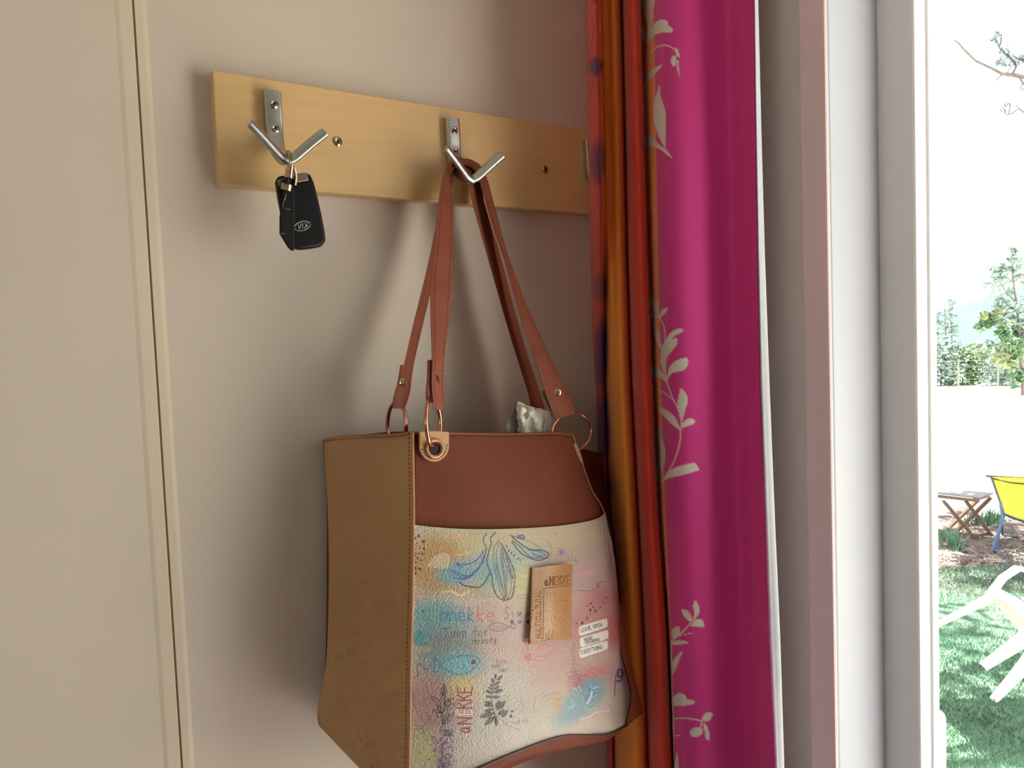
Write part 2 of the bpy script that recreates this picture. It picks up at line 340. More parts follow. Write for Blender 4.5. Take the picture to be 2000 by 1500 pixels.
# ------------------------------------------------------------------ coat rack
rack = thing('coat_rack', 'varnished pine coat rack board with three satin metal double hooks on the cream wall', 'coat rack', (.39, 0, 1.826))
q = MB(); q.box((.161, -.02, 1.7712), (.683, -.0005, 1.8814)); q.build('board', M_PINE, rack, bevel=.0012)
def cross_screw(c, r, parent, mt=M_STEEL):
    q = MB(); q.disc(c, (0, -1, 0), [(r, 0), (r*.95, r*.25), (r*.6, r*.45), (r*.42, r*.38)], 20); o = q.build('screw', mt, parent, True)
    q = MB(); x, y, z = c; y -= r*.40
    for a in (.5, .5+math.pi/2):
        dx, dz = r*.5*math.cos(a), r*.5*math.sin(a); q.bar((x-dx, y, z-dz), (x+dx, y, z+dz), r*.2, r*.16, (0, 1, 0))
    q.build('slot', M_DARK, o)
    return o
def make_hook(cx):
    h = MB(); zt, zb = 1.8672, 1.828; hw = .0088; Yb = -.0201
    # mounting plate flowing into a neck that sweeps out to the fork
    P = [((cx, Yb-.0050, zt), hw, .0050), ((cx, Yb-.0054, 1.848), hw, .0054), ((cx, Yb-.0054, 1.832), hw*.98, .0054), ((cx, Yb-.0080, 1.818), hw*.92, .0054), ((cx, Yb-.018, 1.804), hw*.78, .0048),
         ((cx, Yb-.032, 1.7935), hw*.66, .0046), ((cx, Yb-.043, 1.7885), hw*.62, .0044), ((cx, Yb-.047, 1.789), hw*.5, .004)]
    pts = cr(np.array([p[0] for p in P]), np.linspace(0, 7, 36)); ws = cr(np.array([[p[1], p[2]] for p in P]), np.linspace(0, 7, 36))
    k = 0; ring = []
    for i in range(36):
        a, bb = max(i-1, 0), min(i+1, 35); d = Vector(pts[bb]-pts[a]).normalized(); x = Vector((1, 0, 0)); y = d.cross(x); sec = []
        for t in range(20):
            an = 2*math.pi*t/20; c, s_ = math.cos(an), math.sin(an)
            sec.append(Vector(pts[i]) + x*(ws[i][0]*math.copysign(abs(c)**.35, c)) + y*(ws[i][1]*math.copysign(abs(s_)**.35, s_)))
        ring += sec
    fs = [(i*20+j, i*20+(j+1) % 20, (i+1)*20+(j+1) % 20, (i+1)*20+j) for i in range(35) for j in range(20)]
    fs += [tuple(reversed(range(20))), tuple(35*20+j for j in range(20))]
    h.add(ring, fs); o = h.build('hook', M_SATIN, rack, True)
    for sx in (-1, 1):
        q = MB(); ctl = np.array([(cx-sx*.0015, -.0655, 1.7882), (cx+sx*.006, -.067, 1.7915), (cx+sx*.014, -.069, 1.7985), (cx+sx*.025, -.072, 1.8085), (cx+sx*.0345, -.0745, 1.8165), (cx+sx*.0362, -.0748, 1.8178)])
        pp = cr(ctl, np.linspace(0, 5, 26)); rad = [(.0057*tf, .0038*tf) for tf in [math.sqrt(max(0., 1-max(0., (i-21.5)/3.6)**2)) for i in range(26)]]
        q.tube(pp, rad, 14, ref=(-sx*.72, .70, .35)); q.build('prong', M_SATIN, o, True)
    for z in (1.8528, 1.8285): cross_screw((cx, Yb-.0102, z), .0046, o)
    return o
for cx in (.2160, .4232, .6300): make_hook(cx)
cross_screw((.2847, -.0201, 1.8261), .0052, rack, M_CHROME); cross_screw((.5590, -.0201, 1.8228), .0050, rack, M_CHROME)

# ------------------------------------------------------------------ car key on the first hook
kY = -.0665
key = thing('car_key', 'black car key fob with strap hanging from the leftmost coat hook', 'key', tuple(atY(585, 410, kY)))
fobp = [(538, 349), (546, 343), (600, 336), (607, 341), (614, 356), (622, 388), (629, 420), (635, 452), (636.5, 468), (634, 476), (626, 481), (604, 485), (584, 486.5), (572, 482), (562, 464), (552, 428), (544, 390)]
q = MB(); q.prism([atY(x, y, kY-.004) for x, y in fobp], (0.002, .012, 0)); fob = q.build('fob', M_BLACK, key, bevel=.0028, seg=3, smooth=True)
for poly, nm in (([(541, 352), (556, 346), (560, 357), (545, 364)], 'end_cap'), ([(576, 339), (599, 336), (603, 352), (580, 356)], 'end_cap')):
    q = MB(); q.prism([atY(x, y, kY-.0052) for x, y in poly], (0.001, .004, 0)); q.build(nm, mat('dull silver cap', (150, 140, 126), .3, .1, 80, metal=.9), key, bevel=.0006)
ec = atY(590.5, 441.5, kY-.0043); ax = (atY(606, 439, kY-.0043)-ec); ay = (atY(591, 432.5, kY-.0043)-ec)
q = MB(); q.tube([ec + ax*math.cos(t*math.pi/16) + ay*math.sin(t*math.pi/16) for t in range(32)], .00042, 6, closed=True)
def letter(strokes, u0, sc):               # lettering stands upside down on the hanging fob
    for st in strokes:
        pts = [ec + ax*(-(gx*sc+u0)) - ay*((gy-3)*.19) for gx, gy in st]
        for p0, p1 in zip(pts[:-1], pts[1:]): q.tube([p0, p1], .00048, 6)
letter(GLYPH['K'][0], -.62, .095); letter(GLYPH['I'][0], -.08, .095); letter([GLYPH['A'][0][0]], .16, .105)
q.build('emblem', M_SILVER, fob, True)
# split ring over the fork, swivel clasp and folded strap
rc = Vector((.2178, -.0655, 1.7835)); q = MB()
for dy in (-.0012, .0006):
    q.tube([rc + Vector((.0012*math.cos(t) + dy, .0108*math.cos(t), .0145*math.sin(t))) for t in [2*math.pi*i/36 for i in range(36)]], .0007, 8, closed=True)
q.build('key_ring', M_CHROME, key, True)
q = MB(); sY = -.0755
def kp(x, y, d=0.): return atY(x, y, sY+d)
q.tube([kp(568, 322), kp(567, 330), kp(566, 334)], [.0034, .0036, .003], 12); q.tube([kp(566, 334), kp(564, 349)], [.0042, .0042], 14); q.build('clasp', M_CHROME, key, True)
q = MB(); q.tube([kp(569, 319, .002), kp(575, 330, .002), kp(578, 345, .003), kp(576, 362, .004)], .0014, 8); q.build('clasp_hook', M_CHROME, key, True)
q = MB(); q.tube([kp(563, 350), kp(561, 362)], [(.0048, .003)]*2, 12); q.build('strap_collar', M_BLEATHER, key, True)
q = MB(); q.tube([kp(561, 361), kp(559, 373)], [(.0056, .0038)]*2, 16, ref=(1, 0, 0)); q.build('band', M_CHROME, key, True)
sp = [(552, 368), (570, 356), (577, 372), (577, 420), (575, 455), (577, 487), (570, 490), (562, 482), (546, 456), (546, 425), (549, 398)]
q = MB(); q.prism([kp(x, y, -.001) for x, y in sp], (.001, .0045, 0)); st = q.build('leather_strap', M_BLEATHER, key, bevel=.0014, seg=3, smooth=True)
q = MB(); q.tube([kp(559, 378, -.0018), kp(553, 398, -.002), kp(553, 405, -.002), kp(560, 409, -.002), kp(566, 409, -.0015)], .0004, 6); q.tube([kp(559, 378, -.0018), kp(556, 392, -.0019)], .0004, 6); q.build('wire_loop', M_CHROME, st, True)
q = MB(); q.bar(kp(548, 456, -.0016), kp(557, 456.5, -.0016), .0008, .0008); q.build('rivet', M_CHROME, st)

# ------------------------------------------------------------------ tote bag on the second hook
bag = thing('tote_bag', 'brown and tan leather tote bag with printed front pocket hanging from the middle coat hook', 'bag', tuple(atY(850, 330, -.05)))
def panel(name, ctrl, nu, nv, mt, t=.0022, off=-1, disp=None):
    A = grid_points(ctrl, nu, nv); W = npY(A)
    if disp is not None: W = disp(A, W)
    o = link(name, grid_mesh(name, W), mt, bag); 
    if t: solid(o, t, off)
    return o, A, W
front = [
 [(805,845,-.128),(900,847,-.124),(1000,848,-.116),(1080,846,-.110),(1118,849,-.106)],
 [(807,905,-.130),(900,905,-.130),(1005,906,-.126),(1090,903,-.117),(1133,901,-.109)],
 [(807,962,-.131),(900,962,-.134),(1010,962,-.132),(1105,956,-.121),(1154,948,-.112)],
 [(806,1020,-.131),(900,1024,-.1355),(1015,1024,-.1345),(1115,1012,-.124),(1172,988,-.1145)],
 [(806,1085,-.131),(900,1085,-.1345),(1018,1085,-.134),(1120,1072,-.124),(1184,1040,-.1145)]]
panel('front_panel', front, 60, 40, M_BROWN)
side = [
 [(632,859,-.012),(672,853,-.040),(720,850.5,-.066),(765,849.5,-.098),(805,845,-.129)],
 [(640,1000,-.014),(680,1000,-.036),(723,1000,-.064),(768,1000,-.098),(807,1000,-.132)],
 [(642,1143,-.016),(682,1147,-.036),(724,1150,-.066),(768,1152,-.100),(805,1153,-.141)],
 [(637,1290,-.020),(676,1296,-.040),(718,1302,-.070),(764,1306,-.106),(801,1308,-.151)],
 [(620,1388,-.026),(660,1412,-.048),(706,1430,-.078),(757,1440,-.114),(799,1444,-.160)],
 [(623,1418,-.034),(664,1460,-.058),(713,1503,-.086),(758,1540,-.120),(797,1566,-.167)]]
sc_rng = random.Random(3)
emb = Canvas(600, 1080, 830, 1570, 2, (0, 0, 0))
for i in range(70):
    x, y = sc_rng.uniform(640, 790), sc_rng.uniform(1100, 1540); a = sc_rng.uniform(-.6, .6); n = sc_rng.randint(3, 8); pts = []
    for k in range(n): pts.append((x+k*4.2*math.cos(a)+sc_rng.uniform(-2, 2), y+k*4.2*math.sin(a)+sc_rng.uniform(-6, 6)))
    emb.line(pts, 1.5, (255, 255, 255), .8)
for t, x, y, h in (('SEND', 735, 1190, 15), ('YA', 690, 1240, 12), ('LT', 712, 1262, 15), ('anekke', 655, 1290, 14), ('smpy', 742, 1312, 14), ('KE', 660, 1380, 16), ('LAVA', 740, 1372, 13), ('MENTA', 680, 1150, 12)):
    emb.text(t, x, y, h, (255, 255, 255), 1.6, 1., -.35)
def emboss(A, W):
    hgt = emb.sample(A[..., 0], A[..., 1])[..., :1]; n = normals(W)
    if n[10, 10, 0] > 0: n = -n
    d = hgt*.001
    # soft puckers running in from the front seam low down
    u = np.linspace(0, 1, W.shape[1])[None, :, None]; v = np.linspace(0, 1, W.shape[0])[:, None, None]
    d = d + .0022*np.exp(-((u-1)/.28)**2)*np.sin(v*60+u*9)*np.clip((v-.3)*3, 0, 1) + .0036*np.sin(u*6.3+v*5)*np.sin(v*7+1)*np.sin(np.pi*u)
    return W + n*d
panel('side_panel', side, 200, 420, M_TAN, .002, -1, emboss)
back = [
 [(632,858,-.011),(700,850,-.008),(790,843,-.008),(900,850,-.010),(1020,866,-.010),(1120,880,-.014),(1186,887,-.020)],
 [(640,1000,-.013),(700,1000,-.008),(790,1000,-.008),(900,1000,-.008),(1020,1000,-.008),(1120,1000,-.010),(1205,1000,-.022)],
 [(637,1290,-.018),(700,1300,-.014),(790,1300,-.012),(900,1300,-.012),(1020,1290,-.012),(1120,1280,-.014),(1226,1262,-.040)],
 [(623,1415,-.032),(700,1440,-.030),(790,1460,-.03),(900,1450,-.03),(1020,1420,-.03),(1120,1400,-.034),(1245,1378,-.055)]]
panel('back_panel', back, 60, 50, M_BROWN, .002, -1)
gus = [
 [(1119,850,-.105),(1123,872,-.066),(1186,888,-.021)],
 [(1153,950,-.1115),(1156,958,-.070),(1196,962,-.023)],
 [(1183,1012,-.1165),(1190,1022,-.072),(1206,1012,-.028)],
 [(1207,1178,-.119),(1213,1178,-.085),(1213,1180,-.036)],
 [(1210,1265,-.121),(1229,1265,-.096),(1226,1262,-.046)],
 [(1230,1348,-.127),(1250,1350,-.106),(1245,1340,-.05)],
 [(1222,1419,-.134),(1256,1390,-.110),(1246,1380,-.055)]]
panel('gusset_top', gus[:4], 20, 30, M_BROWN, .0018, -1); panel('gusset', gus[3:], 20, 40, M_TAN, .0018, -1)
base = [
 [(797,1560,-.167),(886,1524,-.178),(990,1477,-.183),(1090,1441,-.178),(1155,1437.5,-.169),(1190,1434,-.158),(1222,1418,-.134)],
 [(798,1590,-.163),(890,1550,-.172),(1000,1491,-.176),(1085,1468,-.170),(1157,1453,-.160),(1191,1443,-.150),(1240,1405,-.124)],
 [(780,1590,-.13),(880,1550,-.13),(990,1500,-.13),(1085,1462,-.13),(1157,1440,-.12),(1195,1425,-.11),(1256,1391,-.109)],
 [(713,1506,-.086),(800,1500,-.08),(900,1480,-.07),(1000,1450,-.06),(1100,1420,-.06),(1180,1400,-.06),(1246,1380,-.055)]]
panel('base_panel', base, 60, 24, M_BROWN, 0)
# --- the printed pocket
pock = [
 [(806,1025,-.134),(890,1032.5,-.140),(990,1033,-.141),(1090,1027,-.131),(1157,1016,-.122),(1181,1003,-.1175),(1182,1003.5,-.1165)],
 [(806,1120,-.138),(890,1122,-.147),(990,1120,-.150),(1090,1112,-.142),(1160,1098,-.131),(1195,1080,-.123),(1198,1081,-.1195)],
 [(804,1230,-.146),(889,1229,-.156),(990,1221,-.160),(1090,1204,-.153),(1162,1186,-.141),(1204,1170,-.130),(1207,1175,-.122)],
 [(801,1340,-.154),(888,1332,-.166),(990,1316,-.170),(1090,1290,-.164),(1160,1273,-.152),(1207,1260,-.137),(1211,1266,-.122)],
 [(799,1450,-.161),(887,1433,-.173),(990,1402,-.178),(1090,1368,-.173),(1158,1357,-.162),(1201,1347,-.148),(1231,1352,-.128)],
 [(797,1558,-.1675),(886,1522,-.179),(990,1476,-.184),(1090,1440,-.179),(1155,1436,-.170),(1190,1433,-.159),(1222,1417,-.135)]]
cv = Canvas(790, 995, 1262, 1575, 2, (222, 208, 192))
B = cv.blob
B((1130,1140),120,110,(224,190,184),.85,.7); B((1060,1270),130,80,(224,178,172),.8,.7); B((1000,1200),90,60,(222,196,186),.7,.7); B((850,1375),58,75,(206,152,146),.85,.6)
B((920,1060),130,35,(216,202,152),.8,.7); B((1010,1115),60,55,(224,218,160),.8,.7); B((1110,1045),60,30,(230,216,168),.6,.7); B((850,1100),58,52,(214,160,98),.85,.35); B((890,1150),60,14,(196,170,120),.6,.7)
B((935,1112),60,24,(144,186,190),.8,.7); B((965,1125),30,30,(150,196,196),.6,.7); B((1020,1085),50,22,(176,200,204),.7,.7); B((885,1122),34,20,(126,182,196),.85,.4)
B((848,1210),55,38,(128,186,190),.95,.5); B((880,1225),50,38,(140,180,184),.75,.6); B((870,1268),60,34,(140,152,154),.85,.6); B((822,1248),16,17,(92,172,180),.9,.3); B((818,1268),26,6,(204,190,178),.9,.4)
B((890,1300),58,30,(140,186,194),.85,.5); B((905,1345),34,26,(226,198,126),.85,.6); B((920,1395),60,40,(214,204,196),.8,.7); B((990,1360),60,60,(226,218,208),.8,.7); B((870,1400),36,50,(180,140,146),.55,.7)
B((835,1460),32,34,(222,212,150),.8,.6); B((868,1480),16,50,(140,92,140),.6,.7); B((880,1440),28,30,(190,150,160),.5,.7); B((960,1450),90,40,(234,224,214),.7,.7); B((1120,1420),80,22,(236,220,208),.7,.7)
B((1178,1168),34,20,(228,122,134),.7,.8); B((1200,1225),22,36,(222,84,104),.8,.7); B((1150,1220),60,36,(228,150,150),.6,.7); B((1140,1335),26,24,(170,90,110),.55,.9); B((1176,1312),28,16,(230,150,146),.6,.8)
B((1132,1372),62,26,(140,190,204),.8,.4,-.75); B((1158,1348),20,28,(124,172,200),.6,.6); B((1088,1372),10,16,(230,176,130),.7,.8); B((1205,1330),16,30,(206,180,196),.6,.7); B((1215,1380),20,30,(196,190,170),.7,.7)
prng = np.random.default_rng(5); cv.a *= .66
for i in range(1500):                       # brushed speckle of the painted ground
    x, y = prng.uniform(806, 1225), prng.uniform(1020, 1530); c = [(232,220,206),(244,234,220),(176,148,138),(160,158,154)][i % 4]
    cv.line([(x, y), (x+prng.uniform(-5, 5), y+prng.uniform(-1.5, 1.5))], .8, c, .35)
cv.bold = 1.22
NV, BL, DK, BR, RD, TE, WH, MV = (44,46,88), (44,84,166), (48,40,46), (110,74,74), (160,52,44), (34,126,160), (244,238,230), (130,70,100)
L = cv.line
cv.set(800, 1000, 6)
cv.poly([(215,640),(240,570),(310,510),(390,480),(465,500),(470,590),(440,660),(330,660)], (196,176,150), .9, True)
for i in range(26): B((prng.uniform(250,450), prng.uniform(530,650)), 5, 5, (206,176,140), .8, .3)
L([(570,370),(430,365),(300,410),(200,480),(110,600)], 1., (150,120,70), .6); L([(70,820),(140,880),(300,890),(470,840)], 1., (170,110,70), .6)
L([(900,260),(865,300),(870,360),(895,410),(885,500),(850,600),(760,700),(680,750),(600,730),(520,690)], 1.7, BL); L([(895,410),(890,480),(850,560)], 1.8, NV)
L([(870,450),(800,550),(720,600),(620,615),(545,600)], 1.8, BL); L([(490,680),(560,740),(640,770),(720,740),(790,690),(840,600),(860,530)], 1.6, BL); L([(520,770),(600,785),(670,775),(740,740)], 1.8, BL); L([(550,610),(590,650),(570,620),(610,640)], 2., BL, .8)
L([(470,660),(500,740),(570,780)], 1.3, (60,120,180), .8)
L([(1010,240),(950,300),(955,370),(930,460),(905,580),(940,690),(965,760),(980,880),(1020,980),(1090,1030),(1150,1025),(1200,980),(1225,850),(1228,720),(1190,600),(1130,470),(1075,370)], 1.8, NV)
for st in ([(1050,320),(990,420),(985,560),(1000,700),(1040,830),(1060,930),(1110,1010)], [(1055,350),(1020,470),(1030,640),(1070,800),(1100,940),(1115,1010)], [(1070,400),(1070,560),(1095,700),(1110,850),(1125,1000)], [(1085,420),(1110,560),(1140,700),(1135,850),(1130,1000)],
           [(1100,440),(1160,590),(1200,720),(1210,820)], [(1150,640),(1180,760),(1190,900),(1150,1000)], [(1090,480),(1095,620),(1120,760),(1120,900)], [(1130,520),(1165,660),(1200,780)], [(1010,600),(1040,760),(1090,900)]): L(st, 1.15, NV, .9)
L([(1090,1000),(1120,1030),(1150,1005)], 2., (150,50,80), .9)
L([(580,820),(640,860),(720,875),(800,885),(850,860),(900,790),(935,720)], 1.9, DK)
for a, c in (((1130,390),(1145,410)),((1165,440),(1160,460)),((1195,470),(1190,490)),((1225,500),(1220,525)),((1275,540),(1270,555)),((1300,560),(1295,580))): L([a, c], 1.7, NV)
L([(1180,270),(1260,300),(1340,320),(1330,270),(1280,280)], 1.4, NV); L([(1265,290),(1330,305)], 2.4, (90,100,150), .8); L([(720,240),(760,265),(840,250),(1010,235)], .9, (120,110,80), .7); L([(1090,310),(1110,290)], 1., DK, .7)
for x, y, r in ((60,210,8),(105,280,18),(65,305,14),(160,345,20),(90,365,10),(165,430,14),(50,505,20),(105,485,11),(152,488,14),(92,540,12),(40,555,14),(133,565,10),(70,590,11),(68,660,18),(118,668,16),(70,720,13),(38,740,18),(38,420,14),(40,830,12),(125,605,7),(118,425,8)): B((x, y), r, r, (54,32,70), .95, .15)
for y in (965, 985, 1020): L([(60,y),(140,y-15),(230,y-5),(280,y-20)], .9, (170,120,120), .6)
L([(380,940),(500,930),(600,980),(700,925)], 4., (226,204,160), .6); L([(830,970),(900,985),(980,1000)], 1., BR, .6); L([(1250,990),(1310,970),(1390,980),(1390,1005),(1310,1010),(1250,990)], 1., (200,110,120), .8)
L([(540,500),(620,500),(700,480)], 1.4, (226,210,140), .7)
cv.set(); cv.text('JUTMAE', 864, 1052, 7, (218,150,130), 1.1, .9, 0, 1.15)
for i, (ch, x) in enumerate(zip('anekke', (860, 878, 895, 913, 931, 950))): cv.text(ch, x, 1213, 25, TE if i < 3 else ((70,110,170) if i == 3 else (208,104,116)), 1.9, .95, 0, 1.05)
cv.text('S', 983, 1209, 25, MV, 1.4, .9, .1, .55); cv.text('I', 999, 1206, 10, MV, 1.4); cv.text('M', 1010, 1206, 11, MV, 1.3); cv.text('P', 1028, 1206, 11, MV, 1.3)
for x in (999, 1014, 1030): B((x, 1214.5), 3.6, 3.6, (60,40,84), .95, .2)
B((1014, 1214.5), 1.4, 1.4, (210,180,190), .9, .3)
cv.text('Time for', 866, 1246, 18, (112,72,96), 1.3, .9, -.03, .95); L([(856,1228),(885,1226)], 1., DK, .6); cv.text('serenity', 921, 1258, 11, (70,60,70), 1.1, .9, -.06, .9)
cv.text('ui', 808, 1196, 10, (60,90,110), 1.2); B((826,1194), 2.5, 2.5, (40,60,80), .8, .3)
cv.set(800, 1000, 6); L([(910,1370),(960,1310),(1050,1300),(1150,1340),(1100,1380),(1030,1395),(960,1385),(910,1370)], 1.1, MV); L([(1160,1340),(1230,1310),(1225,1365),(1160,1340)], 1.2, MV)
for x in range(950, 1130, 22): L([(x,1325),(x,1378)], .8, MV, .8)
cv.set(800, 1240, 5.77)
L([(275,250),(280,420),(352,345),(275,250)], 1.6, TE); L([(352,345),(430,280),(550,240),(700,235),(790,280),(760,345),(690,400),(610,445),(510,440),(420,400),(352,345)], 1.8, TE)
B((570,340),190,72,(126,176,182),.6,.4); B((720,305),28,28,(112,40,56),.95,.15); L([(665,250),(660,340)], 1.4, TE); L([(590,260),(605,330),(590,420)], 1.2, TE)
for x, y in ((470,330),(520,310),(560,290),(540,360),(480,380),(620,400),(580,400),(640,370)):
    L([(x-22,y-14),(x+4,y-20),(x+16,y),(x,y+18),(x-20,y+10)], 1.2, (60,150,190), .9)
L([(30,230),(15,260)], 2., (90,40,40)); B((14,335),10,12,(70,36,40),.9,.3); B((20,415),14,12,(80,40,36),.9,.3); L([(100,470),(85,380),(110,320),(140,350),(180,385),(215,375)], 1.2, (90,60,80)); L([(0,470),(70,475),(100,440)], 1., (90,60,80), .8)
L([(350,1100),(372,1000),(375,880),(400,780),(395,700),(385,560)], 1.3, DK)
def leaf(a, c, wd, col, fill=0.):
    a, c = np.array(a, float), np.array(c, float); d = c-a; n = np.array([-d[1], d[0]])*wd; mid = a+d*.5
    P = [a, a+d*.3+n*.8, mid+n, a+d*.8+n*.6, c, a+d*.8-n*.6, mid-n, a+d*.3-n*.8]
    if fill: cv.poly(P, col, fill, True)
    L(P+[a], 1.1, col, .9)
for a, c in (((390,700),(365,590)),((395,690),(390,550)),((375,830),(250,690)),((395,780),(360,640)),((365,870),(260,850)),((375,900),(310,800)),((405,800),(440,720)),((385,860),(520,770)),((380,1000),(440,880)),((385,1010),(495,885)),((420,740),(500,715))): leaf(a, c, .16, DK, .25)
L([(330,870),(300,890),(320,930),(360,920),(365,880),(330,870)], 1.4, DK); L([(430,740),(400,770),(420,810),(455,790),(455,750),(430,740)], 1.4, DK)
L([(980,1010),(960,900),(937,800),(930,700),(950,560),(975,450)], 1.3, DK); L([(960,880),(1020,950),(1120,1020),(1240,1075)], .9, DK, .7)
for a, c in (((975,490),(965,440)),((985,510),(1050,460)),((950,560),(930,490)),((945,580),(905,560)),((960,570),(1020,520)),((940,620),(890,590)),((950,610),(1015,580)),((935,660),(865,630)),((945,650),(1050,620)),((930,705),(865,690)),((935,700),(1020,700)),((932,770),(850,760)),((935,800),(845,790)),((940,840),(850,860)),((960,880),(800,925)),((970,830),(1020,740)),((985,850),(1080,745)),((1000,890),(1070,850)),((1040,930),(1105,850)),((960,920),(850,1015)),((975,920),(975,1025))): leaf(a, c, .17, (58,54,58), .75)
for x, y, r in ((1022,895,17),(940,935,17),(1143,915,17),(1157,862,15)): B((x, y), r, r*.85, (44,40,48), .95, .2)
cv.set()
for i, (ch, yy) in enumerate(zip('aNEKKE', (1431, 1414, 1396, 1383, 1368, 1353))):
    cv.text(ch, 922 if i else 919, yy, 28, (150,44,40) if i != 2 else (178,104,92), 2.2 if i != 2 else 3.6, 1., -math.pi/2, .62)
    if i == 2: cv.text(ch, 922, yy, 28, (232, 224, 214), 1.7, 1., -math.pi/2, .62)
cv.text('GARDEN', 936, 1400, 10, (200,130,120), 1., .7, -math.pi/2, 1.)
cv.text('TOMILLO', 866, 1431, 6, DK, .9, .9, 0, .55); cv.text('LAVANDA', 865, 1438, 6, DK, .9, .9, 0, .55)
cv.text('SEASON', 968, 1296, 6, (110,104,110), .9, .8, -.06, .7); cv.text('EARTH', 962, 1305, 6, (110,104,110), .9, .8, -.06, .7); cv.text('COMES', 974, 1313, 6, (110,104,110), .9, .8, -.06, .7)
cv.text('live', 812, 1405, 14, (90,66,90), 1.1, .8, .03, .9); cv.text('natural', 1003, 1415, 7, (110,104,110), .9, .8, -.2, 1.)
for x0, y0 in ((806,1418),(818,1426),(826,1440)):
    L([(x0,y0),(x0+5,y0-4),(x0+8,y0+3),(x0+4,y0+7),(x0+12,y0+5),(x0+16,y0-2),(x0+20,y0+6)], 1., (96,110,110), .8)
for i in range(120): B((prng.normal(868, 9)+(prng.random() > .5)*12*0, prng.uniform(1440, 1520)), 1.6, 2.2, (96,44,104), .55, .4)
for i in range(40): B((prng.normal(848, 3), prng.uniform(1438, 1470)), 1.4, 1.2, (120,60,120), .6, .4)
L([(802,1345),(810,1362),(808,1380)], 1., MV, .7); L([(805,1372),(816,1392)], 1., MV, .6)
cv.set(1000, 1240, 5.77)
L([(150,235),(175,212),(208,235),(205,275),(175,288),(148,265),(150,235)], 1.6, (196,60,76)); B((178,252),16,16,(206,80,92),.9,.3); L([(148,80),(165,140),(190,175)], 1.8, (206,92,96), .9)
for st in ([(215,220),(320,245),(420,215),(500,130)], [(270,170),(330,115),(390,108)], [(240,275),(330,290),(420,240)], [(300,175),(370,140),(420,120)]): L(st, 2., (210,110,116), .75)
L([(820,450),(895,382),(980,390),(965,445),(890,475),(820,450)], 1.4, (214,76,88)); L([(980,405),(1035,380),(1005,410),(1045,430),(985,425)], 1.5, (214,76,88))
for x in (870, 900, 930): L([(x,410),(x+8,455)], 1.3, (214,76,88))
for i in range(160): B((prng.normal(730,50), prng.normal(500,60)), 6, 6, (140,60,96), .5, .4)
for i in range(110): B((prng.normal(690,18), prng.uniform(100,450)), 5, 5, (120,84,110), .45, .4)
cv.text('pdAY', 1088, 1344, 17, WH, 1.5, .95, -.32, .95)
for i in range(70):
    x, y = prng.uniform(620, 960), prng.uniform(580, 860)
    L([(x,y),(x+prng.uniform(-14,14),y-prng.uniform(8,26))], .9, (206,230,234), .6)
L([(880,545),(870,640),(820,760)], 2., (60,120,180), .8); L([(900,640),(880,720),(850,770)], 2.4, (226,228,230), .8); L([(890,560),(930,680)], 1.4, (70,130,190), .7); L([(970,590),(900,600),(880,545)], 1.2, (220,236,240), .7)
for k in range(3): L([(780,950+k*22),(860,930+k*16),(930,880+k*22),(1010,860+k*16),(1100,850+k*14)], 1.2, (196,170,160) if k else (240,226,214), .8)
for x, y, t, c in ((1000,565,'MENTA',(70,90,120)),(1010,615,'VERDE',(90,150,170)),(985,680,'BOHO',(90,70,80)),(1015,500,'LIFE',(210,110,116))): cv.text(t, 1000+x/5.77, 1240+y/5.77, 6, c, .9, .85, -.25, .8)
B((740,980),22,8,(200,140,140),.8,.3)
L([(370,690),(430,670),(500,660)], 1., (120,110,110), .7); L([(250,780),(260,700),(240,820),(262,880)], .9, (120,112,120), .6); L([(100,760),(130,820),(95,860)], 1., (80,80,90), .6)
for i in range(60): B((prng.normal(120,60), prng.normal(800,60)), 5, 4, (130,130,130), .4, .4)
cv.set(1000, 1000, 5.77)
L([(0,280),(100,360),(200,420),(330,430),(410,465),(400,500),(330,540),(230,530),(100,460),(0,340)], 1.7, NV); L([(0,320),(90,390),(200,500),(330,515),(400,520)], 1.4, NV); L([(180,430),(280,440),(380,480),(300,500),(230,470)], 1.5, (70,90,150)); L([(220,455),(330,490)], 2.4, (110,134,180), .8)
L([(140,310),(250,360),(330,400)], 1.2, (140,116,80), .8); L([(380,310),(440,380),(440,470),(400,550)], 1., (140,116,80), .7); L([(60,260),(130,290),(135,265)], 2., (90,100,150), .8)
for k in range(8): a = k*math.pi/4+.3; L([(560,450),(560+52*math.cos(a),450+52*math.sin(a))], 1.2, (110,112,160), .8)
B((555,458),12,14,(90,90,170),.8,.4); L([(630,520),(640,440),(680,420),(665,520)], 1., (130,130,130), .8); L([(640,540),(720,545),(740,575),(690,540),(740,520)], 1., (120,120,120), .8); B((488,243),12,12,(150,136,90),.8,.4)
cv.set(); cv.text('HOME', 1128, 1128, 13, (226,160,160), 1.2, .85, -.12, .85)
cv.set(1000, 1000, 5.77)
L([(740,880),(850,890),(920,880),(960,850),(975,800),(960,790),(975,860),(1010,780),(1040,800)], 1., MV, .9)
for x, y, r in ((855,1055,10),(895,1030,11),(920,1075,12),(888,1105,14),(945,1115,16),(1000,1078,10),(1040,1020,8),(1070,965,9),(850,1198,14),(795,1250,15),(730,1255,9),(885,1145,8)): B((x, y), r, r*1.2, (52,28,60), .95, .2)
for x, y in ((945,1115),(850,1198)): B((x, y), 6, 7, (210,160,170), .9, .3)
for x, y in ((1080,1050),(1100,1020),(1130,1000),(1085,1100),(1140,1020),(1120,920),(1145,910)): B((x, y), 5, 5, (170,140,110), .8, .3)
for k in range(14): a = prng.uniform(0, 6.3); L([(880+60*math.cos(a),1040+50*math.sin(a)),(880+100*math.cos(a),1040+70*math.sin(a)-20)], 1.1, (222,96,112), .6)
